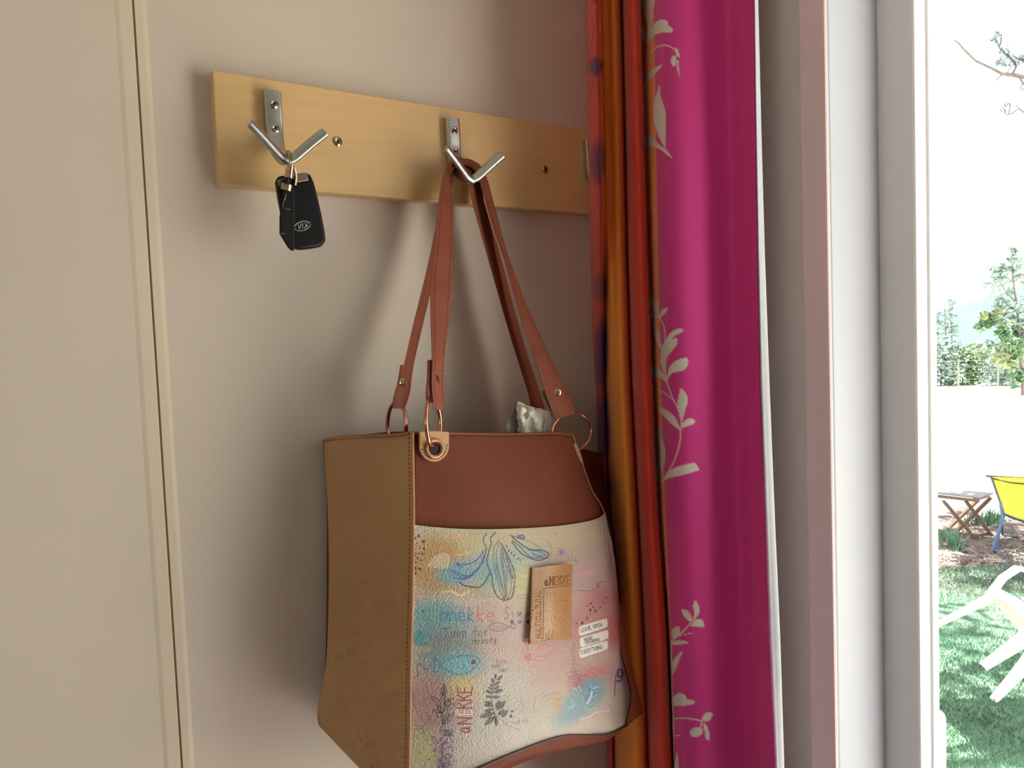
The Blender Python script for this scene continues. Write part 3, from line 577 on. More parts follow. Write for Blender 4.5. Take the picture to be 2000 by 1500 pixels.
for y0, t in ((1335, ('LEAVE OPEN',)), (1440, ('MORE', 'DRAWING')), (1545, ('EVERYTHING',))):
    P = [(770,y0-45),(900,y0-85),(1050,y0-130),(1075,y0-125),(1078,y0-60),(1060,y0-35),(900,y0+20),(790,y0+55),(765,y0+50),(757,y0)]
    if y0 > 1400: P = [(x+8, y+25) for x, y in P]
    if y0 > 1500: P = [(x-8, y+15) for x, y in P]
    cv.poly(P, (240,234,224), 1., True)
    for k, ln in enumerate(t):
        cv.set(); cx0, cy0 = 1000+(P[9][0]+(25 if len(t) == 1 else 55+k*10))/5.77, 1000+(P[9][1]+(20 if len(t) == 1 else -8+k*36))/5.77
        cv.text(ln, cx0, cy0, 7.5 if len(t) == 1 else 6, (74,92,110), 1., .95, -.27, .72 if len(t) == 1 else .85); cv.set(1000, 1000, 5.77)
cv.set(1140, 1200, 5); L([(318,590),(312,650),(302,790)], 1.4, NV); L([(375,545),(345,540),(335,580),(350,612),(378,590),(378,545),(376,620),(350,655),(325,650)], 2.4, (32,32,92)); L([(376,560),(396,580)], 2., (32,32,92))
L([(318,740),(340,730),(370,745),(340,760)], 1., (216,150,120), .8); L([(310,970),(360,962),(420,972),(490,965)], .9, (150,130,120), .7)
cv.set()
for i in range(260):                       # fine crackle strokes of the painted ground
    x, y = prng.uniform(812, 1200), prng.uniform(1060, 1500); c = [(196,170,160),(120,104,110),(226,214,200),(170,150,160)][i % 4]; l = prng.uniform(2, 7)
    L([(x, y), (x+l*.5, y-prng.uniform(-2, 3)), (x+l, y+prng.uniform(-2, 2))], .6, c, .4)
for i in range(90):
    x, y = prng.normal(1015, 16), prng.uniform(1095, 1160); L([(x, y), (x+prng.uniform(3, 9), y-1)], .7, (222, 212, 150), .5)
for i in range(130):
    x, y = prng.uniform(1110, 1195), prng.uniform(1160, 1330); L([(x, y), (x+prng.uniform(-2, 2), y+prng.uniform(4, 12))], .7, (214, 130, 136), .3)
nu, nv = 470, 520
A = grid_points(pock, nu, nv); W = npY(A); nrm = normals(W)
if nrm[50, 50, 1] > 0: nrm = -nrm
u = np.linspace(0, 1, nu+1)[None, :, None]; v = np.linspace(0, 1, nv+1)[:, None, None]
W = W + nrm*(.0012*np.sin(u*9+v*4)*np.sin(v*8+2)*np.sin(np.pi*u)*np.sin(np.pi*v) + .0012*np.exp(-((u-.76)/.12)**2)*np.sin(v*46-u*12)*np.clip((v-.8)*6, 0, 1) + .0008*np.exp(-((u-.83)/.08)**2)*np.sin(u*160)*np.clip((.35-v)*4, 0, 1))
me = grid_mesh('pocket', W); set_print(me, cv.sample(A[..., 0], A[..., 1]).reshape(-1, 3)); link('pocket', me, M_POCKET, bag)
def ctrl_line(ctrl, row=None, col=None, n=60, lift=.001):
    C = np.array(ctrl, float); c = C[row] if row is not None else C[:, col]; p = cr(c, np.linspace(0, len(c)-1, n)); p[:, 2] -= lift; return [Vector(x) for x in npY(p)]
q = MB(); q.tube(ctrl_line(pock, row=5), .0013, 8); q.tube(ctrl_line(pock, col=6), .0010, 8); q.build('seam_piping', M_SEAM, bag, True)
q = MB(); q.tube(ctrl_line(side, col=4, lift=.0015), .0019, 8); q.build('side_piping', M_EDGE, bag, True)
q = MB(); q.tube(ctrl_line(front, row=0, lift=.0005), .0014, 8); q.build('top_binding', M_BROWNS, bag, True)
q = MB(); q.tube(ctrl_line(side, row=0, lift=.0005), .0012, 8); q.build('side_binding', M_EDGE, bag, True)
q = MB(); q.tube(ctrl_line(gus, col=0, n=40, lift=.0006)[:22], .0009, 8); q.build('edge_binding', M_EDGE, bag, True)
def stitches(name, pts, mt, parent, length=.0026, gap=.0016, r=.00035):
    P = np.array([tuple(p) for p in pts]); seg = np.r_[0, np.cumsum(np.linalg.norm(np.diff(P, axis=0), axis=1))]; q = MB(); s = 0.
    def at(d): return Vector([np.interp(d, seg, P[:, i]) for i in range(3)])
    while s+length < seg[-1]: q.bar(at(s), at(s+length), r*2, r*2); s += length+gap
    o = q.build(name, mt, parent); o['kind'] = 'stuff'; return o
def pxline(pts, lift=.0): return [Vector(x) for x in npY(cr(np.array(pts, float), np.linspace(0, len(pts)-1, 80)) - np.array([0, 0, lift]))]
stitches('top_stitching', pxline([(x, y+6, Y-.0026) for x, y, Y in front[0]]), M_SEAM, bag)
stitches('side_stitching', pxline([(634, 862, -.0155), (672, 857.5, -.044), (720, 855.5, -.070), (765, 854, -.102), (797, 850, -.127)]), M_THREAD, bag)
stitches('seam_stitching', pxline([(r[4][0]-7, r[4][1], r[4][2]+.0012) for r in side]), M_THREAD, bag)

# eyelet tabs
def tabpt(x, y, d): 
    return atY(x, y, -.1305-(y-845)*.00004-d)
tp = [(819.5, 843), (848, 841), (877.6, 843.5), (877.5, 870)] + [(848.5+29*math.cos(t), 871+31*math.sin(t)) for t in np.linspace(.05, math.pi-.05, 16)] + [(820, 870)]
q = MB(); q.prism([tabpt(x, y, .0035) for x, y in tp], (0, .003, 0)); tab = q.build('eyelet_tab', M_TAN, bag, bevel=.0008, smooth=True)
stitches('tab_stitching', [tabpt(848.5+(x-848.5)*.86, 843+(y-843)*.92, .0038) for x, y in tp[3:-1]], M_THREAD, tab, .002, .0013, .0003)
q = MB(); q.tube([tabpt(848.5+15.5*math.cos(t), 876+16.5*math.sin(t), .0042) for t in np.linspace(0, 2*math.pi, 33)[:-1]], .0022, 10, closed=True); q.build('eyelet', mat('antique brass eyelet', (178, 128, 94), .42, .05, 60, metal=.6), tab, True)
q = MB(); q.prism([tabpt(848.5+12.5*math.cos(t), 876+13*math.sin(t), .0037) for t in np.linspace(0, 2*math.pi, 25)[:-1]], (0, .0004, 0)); q.build('eyelet_hole_shade', M_DARK, tab)  # flat disc whose dark colour gives the shade inside the hole
q = MB(); q.prism([atY(x, y, -.1095) for x, y in ((1120, 866), (1126, 866), (1133, 880), (1139, 900), (1140, 906), (1134, 902), (1127, 886))], (0, .003, 0)); q.build('eyelet_tab', M_EDGE, bag, bevel=.0006)
# rings
def ring(c, a, bv, r=.0021, parent=bag):
    q = MB(); q.tube([c + a*math.cos(t) + bv*math.sin(t) for t in np.linspace(0, 2*math.pi, 49)[:-1]], r, 10, closed=True); return q.build('strap_ring', M_COPPER, parent, True)
def ring_px(pf, Yf, pb, ptop, pbot, diam):      # bar in front at pf, bar behind at pb, same diameter
    A0 = atY(*pf, Yf); lo, hi = Yf, Yf+.06
    best = min(np.linspace(lo, hi, 200), key=lambda y: abs((atY(*pb, y)-A0).length-diam)); B0 = atY(*pb, best); c = (A0+B0)/2
    t = atY(*ptop, c.y); return ring(c, (B0-A0)/2, Vector((0, 0, (t-c).length)))
ring_px((832, 826), -.150, (860, 824), (848, 778), None, .042)
ring_px((793, 826), -.072, (757, 836), (782, 786), None, .040)
c = atY(1117, 844, -.0985); ring(c, (atY(1155, 842, -.0985)-c), (atY(1118, 805.5, -.0985)-c), .0016)

# straps: ribbons given by both edges
def ribbon(name, st, mt, t=.0028, parent=bag, sub=7, stitch=True, lab=None):
    L_ = cr(np.array([s[0] for s in st], float), np.linspace(0, len(st)-1, (len(st)-1)*sub+1)); R_ = cr(np.array([s[1] for s in st], float), np.linspace(0, len(st)-1, (len(st)-1)*sub+1))
    Lw, Rw = npY(L_), npY(R_); n = len(Lw); rows = []
    for i in range(n):
        a = Vector(Lw[i]); bb = Vector(Rw[i]); d = Vector(Lw[min(i+1, n-1)]+Rw[min(i+1, n-1)]-Lw[max(i-1, 0)]-Rw[max(i-1, 0)]).normalized()
        ac = (bb-a); nn = d.cross(ac).normalized()
        sec = []
        for k in range(9): f = k/8; sec.append(a+ac*f+nn*(t/2*(1-.75*abs(2*f-1)**4)))
        for k in range(9): f = 1-k/8; sec.append(a+ac*f-nn*(t/2*(1-.75*abs(2*f-1)**4)))
        rows.append(sec)
    q = MB(); vs = [p for r in rows for p in r]; m_ = 18
    q.add(vs, [(i*m_+j, i*m_+(j+1) % m_, (i+1)*m_+(j+1) % m_, (i+1)*m_+j) for i in range(n-1) for j in range(m_)] + [tuple(reversed(range(m_))), tuple((n-1)*m_+j for j in range(m_))])
    o = q.build(name, mt, parent, True)
    if stitch:
        for f, sgn in ((.17, 1), (.83, 1), (.17, -1), (.83, -1)):
            P = []
            for i in range(n):
                a = Vector(Lw[i]); ac = Vector(Rw[i])-a; d = Vector(Lw[min(i+1, n-1)]-Lw[max(i-1, 0)]).normalized(); nn = d.cross(ac).normalized(); P.append(a+ac*f+nn*(sgn*t*.47))
            stitches('strap_stitching', P, M_THREAD, o, .003, .0018, .00028)
    return o
A_ = [((845,800,-.137),(867,800,-.132)),((846,785,-.138),(868,788,-.131)),((843,752,-.136),(866,755,-.129)),((844,702,-.131),(868,702,-.124)),((841,616,-.118),(878,616,-.111)),((841,544,-.105),(883,544,-.098)),((847,496,-.096),(885,496,-.089)),((851,448,-.086),(885,448,-.076)),
      ((856,400,-.075),(885,400,-.062)),((862,361,-.064),(881,361,-.050)),((872,330,-.056),(883,330,-.040)),((884,314,-.052),(889,311,-.033)),((899,319,-.054),(900,309.5,-.032)),((921,327,-.056),(922,313,-.032)),((932,343,-.060),(940,326,-.034)),((940,365,-.062),(952,352,-.040)),
      ((948,393,-.066),(963,393,-.048)),((964,447,-.074),(977,447,-.058)),((982,496,-.080),(990.5,496,-.068)),((996,544,-.086),(1008.5,544,-.076)),((1009,592,-.093),(1026,592,-.085)),((1024,640,-.099),(1048,640,-.093)),((1045,700,-.106),(1076,700,-.102)),((1063,760,-.111),(1103,757,-.109)),((1078,803,-.113),(1118,792,-.112)),((1087,819,-.114),(1122,808,-.113))]
sA = ribbon('strap', A_, M_BROWNS)
B_ = [((766,796,-.066),(791,796,-.060)),((773,767,-.066),(800,767,-.058)),((782,736,-.064),(804,736,-.055)),((791,705,-.062),(809,705,-.052)),((806,640,-.058),(824,640,-.047)),((824,568,-.054),(841,568,-.043)),((839,505,-.052),(853,505,-.040)),((851,448,-.050),(864,448,-.038)),
      ((862,393,-.049),(876,393,-.036)),((874,350,-.048),(883,350,-.034)),((884,328,-.048),(890,322,-.032)),((897,329,-.052),(898,319,-.031)),((917,338,-.056),(920,324,-.031)),((918,366,-.058),(939,352,-.036)),((922,393,-.060),(945,393,-.040)),((937,447,-.062),(961,447,-.044)),((952,500,-.064),(977,500,-.048)),((992,640,-.070),(1014,640,-.056)),((1029,760,-.074),(1052,760,-.062)),((1038,800,-.075),(1064,800,-.064))]
sB = ribbon('strap', B_, M_BROWNS)
# turned-back strap ends, rivets
ribbon('strap_end', [((835,704,-.128),(845,702,-.126)),((834,740,-.132),(844,740,-.130)),((832,768,-.135),(844,770,-.133)),((833,785,-.137),(846,786,-.135))], M_BROWNS, .003, sA, 5, False)
ribbon('strap_end', [((782,713,-.065),(795,713,-.062)),((777,745,-.068),(793,745,-.064)),((769,775,-.070),(790,775,-.066)),((766,797,-.071),(788,799,-.068))], M_BROWNS, .003, sB, 5, False)
ribbon('strap_end', [((1058,764,-.060),(1066,762,-.059)),((1070,790,-.06),(1080,788,-.06)),((1079,808,-.061),(1088,812,-.061))], M_SEAM, .002, sA, 5, False)
for x, y, Y in ((1088.5, 766.5, -.1125), (787, 746, -.0705)):
    q = MB(); q.disc(atY(x, y, Y), (-.45, -.9, .1), [(.0042, 0), (.0042, .0006), (.003, .0012), (.0012, .0014)], 18); q.build('rivet', M_CHROME, sA if x > 1000 else sB, True)
q = MB(); q.bar(atY(855, 733, -.1345), atY(858, 748, -.1352), .0014, .0006); q.build('slit', M_DARK, sA)

# leather patch on the pocket
Pq = [(1040,1109),(1118,1101),(1116,1248),(1035,1258)]; PY = [-.1475, -.1385, -.1545, -.1655]
C = [[(Pq[0][0],Pq[0][1],-.1495),(1080,1104,-.149),(Pq[1][0],Pq[1][1],-.1425)],[(1037.5,1183,-.1605),(1078,1178,-.160),(1117,1174,-.1525)],[(Pq[3][0],Pq[3][1],-.1695),(1076,1252,-.168),(Pq[2][0],Pq[2][1],-.1605)]]
ec_ = Canvas(1030, 1095, 1125, 1265, 4, (0, 0, 0))
for i, (ch, x) in enumerate(zip('aNEKKE', (1064, 1074, 1083, 1091, 1100, 1108))): ec_.text(ch, x, 1144-i*.8, 17, (255,255,255), 1.5, 1., -.03, .55)
ec_.text('MULTICULTURAL', 1056, 1246, 10, (190,190,190), 1.2, 1., -math.pi/2, .88)
ec_.text('LIFE', 1068, 1165, 9, (150,150,150), 1.1, .8, -.04, .9)
ec_.line([(1060,1150),(1064,1148),(1114,1143)], 1.4, (230,230,230), .9, False); ec_.line([(1062,1150),(1061,1180),(1060,1250)], 1.2, (160,160,160), .9, False); ec_.line([(1092,1174),(1112,1171),(1110,1186),(1096,1192)], 1.1, (160,160,160), .9, False)
for k in range(9): ec_.line([(1066+k*4.5,1248),(1068+k*4.5+(k % 3-1)*2,1236-(k % 2)*6)], 1.1, (170,170,170), .9)
A = grid_points(C, 160, 260); W = npY(A); nn = normals(W); nn = -nn if nn[5, 5, 1] > 0 else nn
W = W - nn*ec_.sample(A[..., 0], A[..., 1])[..., :1]*.0011
patch = link('leather_patch', grid_mesh('leather_patch', W), M_PATCH, bag); solid(patch, .0028, -1)
if True:
    edge = [C[0][0], C[0][1], C[0][2], C[1][2], C[2][2], C[2][1], C[2][0], C[1][0], C[0][0]]; cx_, cy_ = 1077, 1180
    stitches('patch_stitching', pxline([(cx_+(x-cx_)*.91, cy_+(y-cy_)*.955, Y-.0004) for x, y, Y in edge]), M_THREADL, patch, .002, .0014, .00038)

# ------------------------------------------------------------------ tissue in the bag
tis = thing('tissue_packet', 'crumpled white tissue in clear film sticking out of the tote bag', 'tissue', tuple(atY(1035, 830, -.085)))
trng = np.random.default_rng(11)
def crumple(name, ctrl, mt, amp, n=(16, 14), t=.0006):
    A = grid_points(ctrl, *n); W = npY(A); r = trng.normal(size=W.shape)*amp; r[0] *= .6; W = W+r
    o = link(name, grid_mesh(name, W), mt, tis, smooth=False); solid(o, t, 0); return o
crumple('tissue', [[(1011,786,-.088),(1016,785,-.086),(1040,795,-.090),(1056,797,-.084),(1071,805,-.080)],[(1009,806,-.094),(1022,812,-.084),(1036,806,-.098),(1054,812,-.086),(1066,814,-.080)],[(1012,828,-.088),(1022,830,-.096),(1038,826,-.088),(1052,832,-.096),(1060,830,-.082)],[(1010,856,-.086),(1024,858,-.088),(1036,858,-.090),(1048,858,-.088),(1056,856,-.084)]], M_PAPER, .0011)
crumple('tissue_fold', [[(1012,788,-.096),(1020,790,-.100),(1028,799,-.098)],[(1012,800,-.098),(1020,806,-.104),(1026,812,-.098)],[(1013,818,-.096),(1018,826,-.100),(1024,836,-.096)]], M_PAPER, .0009, (8, 8))
crumple('film_wrapper', [[(1006,792,-.082),(1014,786,-.080),(1040,796,-.078),(1070,803,-.076),(1080,818,-.074)],[(996,815,-.084),(1012,815,-.078),(1040,815,-.074),(1070,820,-.078),(1078,826,-.076)],[(987,836,-.086),(1012,840,-.080),(1040,840,-.076),(1066,840,-.080),(1078,838,-.076)],[(984,858,-.084),(1012,858,-.080),(1040,858,-.076),(1066,858,-.080),(1078,858,-.076)]], M_FILM, .0010, (14, 10))

# ------------------------------------------------------------------ curtain
cur = thing('curtain', 'gathered pink, orange and red curtain with white leaf print beside the open door', 'curtain', (.65, -.16, 2.18))
YS = np.array([0, 250, 500, 750, 1000, 1250, 1500], float)
ED = {  # fold and colour boundaries down the cloth, photo pixels
 'le': [1147,1152,1157,1162,1169,1177,1185], 'ro': [1169,1175,1177,1182,1190,1195,1199], 'or': [1213,1219,1224,1232,1245,1257,1265],
 'rt': [1252,1258,1266,1275,1286,1304,1314], 'tp': [1277,1281,1285,1291,1299,1311,1318], 'pe': [1472,1475,1479,1484,1493,1501,1513]}
ED = {k: np.array(v_, float) for k, v_ in ED.items()}
def mixe(a, c, t): return ED[a]*(1-t)+ED[c]*t
cols = [  # (px curve, depth X)
 (ED['le']-6, .668), (ED['le'], .652), (mixe('le','ro',.35), .636), (mixe('le','ro',.75), .630), (ED['ro']-1, .644), (ED['ro']+2, .640), (mixe('ro','or',.25), .614), (mixe('ro','or',.6), .606), (mixe('ro','or',.9), .618), (ED['or'], .640), (ED['or']+3, .634),
 (mixe('or','rt',.25), .604), (mixe('or','rt',.6), .598), (mixe('or','rt',.92), .610), (ED['rt'], .638), (ED['rt']+3, .642), (mixe('rt','tp',.5), .628), (ED['tp'], .602), (mixe('tp','pe',.06), .590), (mixe('tp','pe',.12), .586), (mixe('tp','pe',.25), .592), (mixe('tp','pe',.4), .605), (mixe('tp','pe',.54), .621), (mixe('tp','pe',.66), .634), (mixe('tp','pe',.75), .641), (mixe('tp','pe',.84), .640), (mixe('tp','pe',.92), .635), (ED['pe'], .631)]
cc = Canvas(1130, -240, 1540, 1660, 2, (212, 66, 54))
def band(a, c, col):
    yy = np.linspace(-240, 1660, 60); fa = np.interp(yy, YS, a) + np.where(yy < 0, yy*.012, 0) + np.where(yy > 1500, (yy-1500)*.03, 0); fc = np.interp(yy, YS, c)+np.where(yy < 0, yy*.012, 0) + np.where(yy > 1500, (yy-1500)*.03, 0)
    cc.poly(list(zip(fa, yy))+list(zip(fc[::-1], yy[::-1])), col)
band(ED['ro'], ED['or'], (244, 148, 60)); band(ED['rt']+1, ED['tp'], (244, 150, 64)); band(ED['tp'], ED['pe']+40, (214, 55, 142))
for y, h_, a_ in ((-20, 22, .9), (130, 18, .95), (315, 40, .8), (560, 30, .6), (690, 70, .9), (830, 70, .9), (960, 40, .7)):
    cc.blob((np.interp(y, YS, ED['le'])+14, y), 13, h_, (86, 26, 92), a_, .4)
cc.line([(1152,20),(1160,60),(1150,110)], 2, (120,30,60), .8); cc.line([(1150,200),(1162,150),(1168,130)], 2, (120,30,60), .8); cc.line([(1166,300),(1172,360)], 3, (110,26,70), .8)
LF = (222, 212, 202); PL, LN = cc.poly, cc.line
for (ox, oy, sc, polys, lines, ells) in (
 (1120, 0, 3, [[(400,0),(475,0),(465,60),(462,130),(440,210),(430,120),(402,60)],[(440,210),(460,165),(490,125),(525,113),(552,128),(555,148),(580,165),(575,188),(540,190),(500,195),(465,215),(440,240)],[(400,160),(420,190),(438,230),(430,250),(405,215)],[(604,278),(614,300),(622,335),(610,330),(601,305)],[(610,350),(618,390),(620,445),(611,410)],[(523,380),(490,390),(440,430),(415,490),(412,540),(440,480),(490,420)],[(505,497),(510,560),(538,650),(540,740),(540,870),(545,880),(500,800),(470,700),(470,610),(490,540)],[(420,795),(455,800),(490,840),(545,880),(578,928),(520,885),(470,860),(420,855)]],
  [([(435,200),(435,260),(425,330),(415,400)],2.6),([(420,420),(414,560),(420,700),(440,770),(490,840),(545,880)],2.),([(418,370),(440,320),(490,275),(540,265),(580,280),(605,305)],2.3),([(440,-120),(450,-60),(440,0)],2.6),([(604,300),(610,400)],1.2)], [(588,357,16,32,0)]),
 (1130, 500, 3, [[(418,255),(450,255),(465,275),(470,335),(440,310),(418,310)],[(418,340),(470,345),(480,365),(418,355)],[(475,345),(490,315),(523,302),(510,330),(480,362)],[(430,400),(470,445),(480,500),(485,545),(455,500)],[(485,545),(505,505),(530,460),(570,430),(610,428),(605,445),(560,470),(548,488),(575,480),(575,520),(545,560),(515,600),(510,690),(482,630)],[(520,695),(540,640),(590,605),(640,600),(635,650),(600,675),(550,685),(525,720),(512,740)],[(428,640),(470,660),(505,695),(515,740),(480,715),(430,710)],[(600,775),(630,810),(640,850),(625,900),(610,960),(600,980),(592,930),(578,870),(585,830)],[(460,885),(520,905),(565,945),(595,1010),(590,1020),(545,985),(510,950)],[(598,1020),(605,985),(630,960),(660,950),(680,965),(672,985),(640,995),(605,1010)],[(470,1000),(495,1080),(508,1150),(500,1230),(468,1340),(460,1250),(460,1130)],[(470,1350),(520,1270),(580,1235),(670,1213),(690,1222),(706,1250),(690,1260),(600,1285),(520,1305),(480,1340)]],
  [([(470,360),(500,410),(508,470),(500,530)],2.2),([(515,735),(550,830),(580,890),(600,960),(598,1040),(590,1110),(560,1200),(530,1255),(465,1360)],2.4),([(435,775),(490,795),(550,840)],1.8),([(508,600),(510,690),(516,740)],2.2)], []),
 (1150, 1000, 3, [[(545,570),(580,580),(603,620),(597,645),(560,615)],[(622,520),(640,540),(648,580),(635,610),(605,645),(618,600),(612,550)],[(600,665),(630,630),(665,632),(672,672),(620,670)],[(487,690),(530,670),(530,715),(495,745)],[(485,765),(530,750),(585,765),(540,775),(490,780)],[(548,815),(525,880),(500,940),(487,950),(485,890),(510,850)],[(495,1135),(497,1085),(525,1063),(560,1070),(575,1095),(615,1105),(615,1122),(580,1132)],[(670,1235),(690,1250),(710,1310),(705,1335),(685,1325),(678,1280)],[(485,1310),(540,1308),(490,1316)],[(520,1410),(528,1500),(530,1600),(500,1560),(508,1450)]],
  [([(492,1700),(490,1500),(495,1300),(490,1100),(480,950),(485,800),(485,760),(540,710),(600,650)],2.8),([(460,715),(485,760)],2.2),([(530,725),(612,708)],1.4),([(495,1212),(560,1208),(620,1215),(660,1225)],2.4),([(665,1220),(655,1265)],2.4)], [(695,1200,34,22,-.7),(630,1290,38,28,-.35)])):
    cc.set(ox, oy, sc)
    for p in polys: PL(p, LF, 1., True)
    for p, wd in lines: LN(p, wd, LF)
    for x, y, rx, ry, rot in ells: cc.blob((x, y), rx, ry, LF, 1., .04, rot)
cc.set()
NY = 900; yy = np.linspace(-235, 1650, NY+1)
ext = lambda c: np.interp(yy, YS, c) + np.where(yy < 0, yy*(c[1]-c[0])/250, 0) + np.where(yy > 1500, (yy-1500)*(c[-1]-c[-2])/250, 0)
PXc = np.stack([ext(c) for c, X in cols]); Xc = np.array([X for c, X in cols])
tu = np.linspace(0, len(cols)-1, 300); PXf = cr(PXc, tu); Xf = cr(Xc[:, None], tu)[:, 0]
d = _Fw + _R*((PXf[..., None]-1000)/F) - _U*((yy[None, :, None]-750)/F)
sway = .004*np.sin(yy/330.)[None, :]*np.sin(tu/4.)[:, None]
sway = sway - .072*np.clip((760-yy)/330, 0, 1)[None, :]**1.0*(np.clip((6.5-tu)/2.5, 0, 1)*np.clip(tu, 0, 1))[:, None]   # upper left edge stands off the wall, over the end hook
W = _C + d*(((Xf[:, None]+sway)-_C[0])/d[..., 0])[..., None]
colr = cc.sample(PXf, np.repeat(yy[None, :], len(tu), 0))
# carry on straight down to the hem near the floor, cloth as at the last row
hem = np.repeat(W[:, -1:, :], 14, 1); hz = np.linspace(.01, 1, 14)[None, :]; hem[..., 2] = hem[..., 2]*(1-hz) + .05*hz
W2 = np.concatenate([W, hem], 1); col2 = np.concatenate([colr, np.repeat(colr[:, -1:, :], 14, 1)], 1)
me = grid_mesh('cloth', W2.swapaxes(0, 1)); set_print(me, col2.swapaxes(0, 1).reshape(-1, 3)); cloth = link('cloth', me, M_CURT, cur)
# white lining seen past the edge of the cloth
whi = np.array([1481,1487,1494,1503,1513,1524,1532], float)
ln = [(mixe('tp','pe',.6), .662), (mixe('tp','pe',.8), .668), (ED['pe']-6, .648), (ED['pe']+1, .634), (ED['pe']*.5+whi*.5, .637), (whi-1, .643), (whi, .648)]
PXl = cr(np.stack([ext(c) for c, X in ln]), np.linspace(0, 6, 36)); Xl = cr(np.array([[X] for c, X in ln]), np.linspace(0, 6, 36))[:, 0]
y2 = yy[::6]; PXl = PXl[:, ::6]; d = _Fw + _R*((PXl[..., None]-1000)/F) - _U*((y2[None, :, None]-750)/F)
W = _C + d*((Xl[:, None]-_C[0])/d[..., 0])[..., None]; hem = np.repeat(W[:, -1:, :], 14, 1); hem[..., 2] = hem[..., 2]*(1-hz) + .05*hz
link('lining', grid_mesh('lining', np.concatenate([W, hem], 1).swapaxes(0, 1)), M_LINING, cur)
# hem stitch line down the pink cloth
hs = [1428,1431,1434,1441,1449,1462,1475]
ys_ = np.linspace(0, 1500, 120); xs_ = np.interp(ys_, YS, hs)
P = [atX(x, y, .6135+.0) for x, y in zip(xs_, ys_)]
rod = MB(); rod.tube([(.655, -.02, 2.19), (.655, -1.16, 2.19)], .011, 12); ro = rod.build('curtain_rod', M_DOORW, None, True, org=(.655, -.7, 2.19)); tag(ro, 'white curtain rod above the door, the curtain hanging from it', 'curtain rod')
for yb in (-.05, -1.12):
    q = MB(); q.box((.655, yb-.01, 2.182), (.72, yb+.01, 2.198)); q.build('bracket', M_DOORW, ro)
for k in range(6):
    q = MB(); q.tube([Vector((.655, -.06-k*.035, 2.188)) + Vector((.018*math.cos(t), .003*math.sin(2*t), .018*math.sin(t))) for t in np.linspace(0, 2*math.pi, 21)[:-1]], .002, 8, closed=True); q.build('ring', M_DOORW, cur, True)

# ------------------------------------------------------------------ outside
M_LAWN = mat('lawn soil', (96, 120, 96), .95, .35, 2.2, .6, 40)
M_FIELD = mat('dry meadow', (200, 200, 180), .95, .12, .5, .4, 8)
M_MULCH = mat('dry mulch', (88, 74, 70), .95, .45, 9, .7, 40)
M_GRASS = mat('grass blade', (94, 132, 104), .7, .35, 3)
M_GRASSD = mat('straw', (138, 120, 100), .8, .3, 6)
M_BARK = mat('grey bark', (104, 94, 90), .9, .25, 20, .5, 60)
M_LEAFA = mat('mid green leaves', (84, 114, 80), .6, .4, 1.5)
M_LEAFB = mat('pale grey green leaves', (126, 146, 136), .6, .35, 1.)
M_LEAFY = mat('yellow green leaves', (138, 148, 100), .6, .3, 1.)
M_PINEL = mat('pine needles', (84, 110, 112), .6, .3, 4)
M_HILLA = mat('wooded hill', (58, 74, 76), 1., .12, .02); M_HILLB = mat('haze tinted far wooded hill', (58, 70, 96), 1., .08, .01)  # bluish hill colours carry the distance haze
M_WPLAS = mat('white garden plastic', (236, 234, 230), .35, .02, 10); M_TEAK = mat('weathered teak', (110, 84, 66), .6, .2, 14, .2, 60, stretch=(1, 6, 1))
M_TEAKT = mat('sky sheen teak top', (124, 116, 118), .6, .15, 14, .2, 60, stretch=(1, 6, 1))  # teak top with the pale bluish sky reflection put into its colour
M_SLING = mat('lime sling mesh', (176, 174, 40), .6, .06, 30, .2, 300); M_TUBE = mat('blue grey steel tube', (74, 92, 122), .4, .1, 30, metal=.3); M_TUBED = mat('dark steel tube', (66, 62, 60), .45, .1, 30)
M_SLAB = mat('pale terrace stone', (220, 212, 202), .8, .05, 6, .2, 60)
M_WIRE = mat('fence wire', (120, 116, 108), .6, .1, 30)
M_CLAD = mat('white cladding', (226, 222, 214), .6, .02, 5)
grng = np.random.default_rng(21)
def plane(name, pts, mt, z):
    q = MB(); q.add([(x, y, z) for x, y in pts], [tuple(range(len(pts)))]); return structure(q.build(name, mt))
plane('ground', [(-300, -300), (900, -300), (900, 900), (-300, 900)], M_FIELD, G)
# added pale slabs, out of view, bouncing sunlight up into the room
tq = MB()
for ix in range(4):
    for iy in range(9):
        tq2 = MB(); x0, y0 = .88+ix*.42, -2.6+iy*.42; tq2.box((x0, y0, G-.04), (x0+.412, y0+.412, G+.05+.002*((ix*7+iy*3) % 3)))
        if ix == 0 and iy == 0: terr = thing('bounce_terrace', 'added pale stone slabs that bounce sunlight in through the open door', 'bounce_terrace', (1.7, -.9, G)); terr['kind'] = 'structure'
        tq2.build('slab', M_SLAB, terr, bevel=.003)
# lawn: gently uneven sheet a few millimetres above the meadow soil
nx, ny = 70, 70; X, Y = np.meshgrid(np.linspace(2.0, 6.4, nx), np.linspace(-2.6, 6.5, ny))
Xs = X + (X-1.6)/4.8*(.25*np.sin(Y*1.7)+.12*np.sin(Y*4.1+1)); Z = np.full_like(X, G+.02) + .012*np.sin(X*3)*np.sin(Y*2.3)
lawn = structure(link('lawn', grid_mesh('lawn', np.stack([Xs, Y, Z], -1)), M_LAWN))
X, Y = np.meshgrid(np.linspace(5.9, 9.0, 60), np.linspace(-1.5, 6.0, 60)); Xs = X + np.clip((X-7.5), 0, 9)*(.25*np.sin(Y*2.2)+.2*np.sin(Y*5.3))
structure(link('ground_mulch', grid_mesh('mulch', np.stack([Xs, Y, np.full_like(X, G+.008)+.012*np.sin(X*7)*np.sin(Y*6)], -1)), M_MULCH))
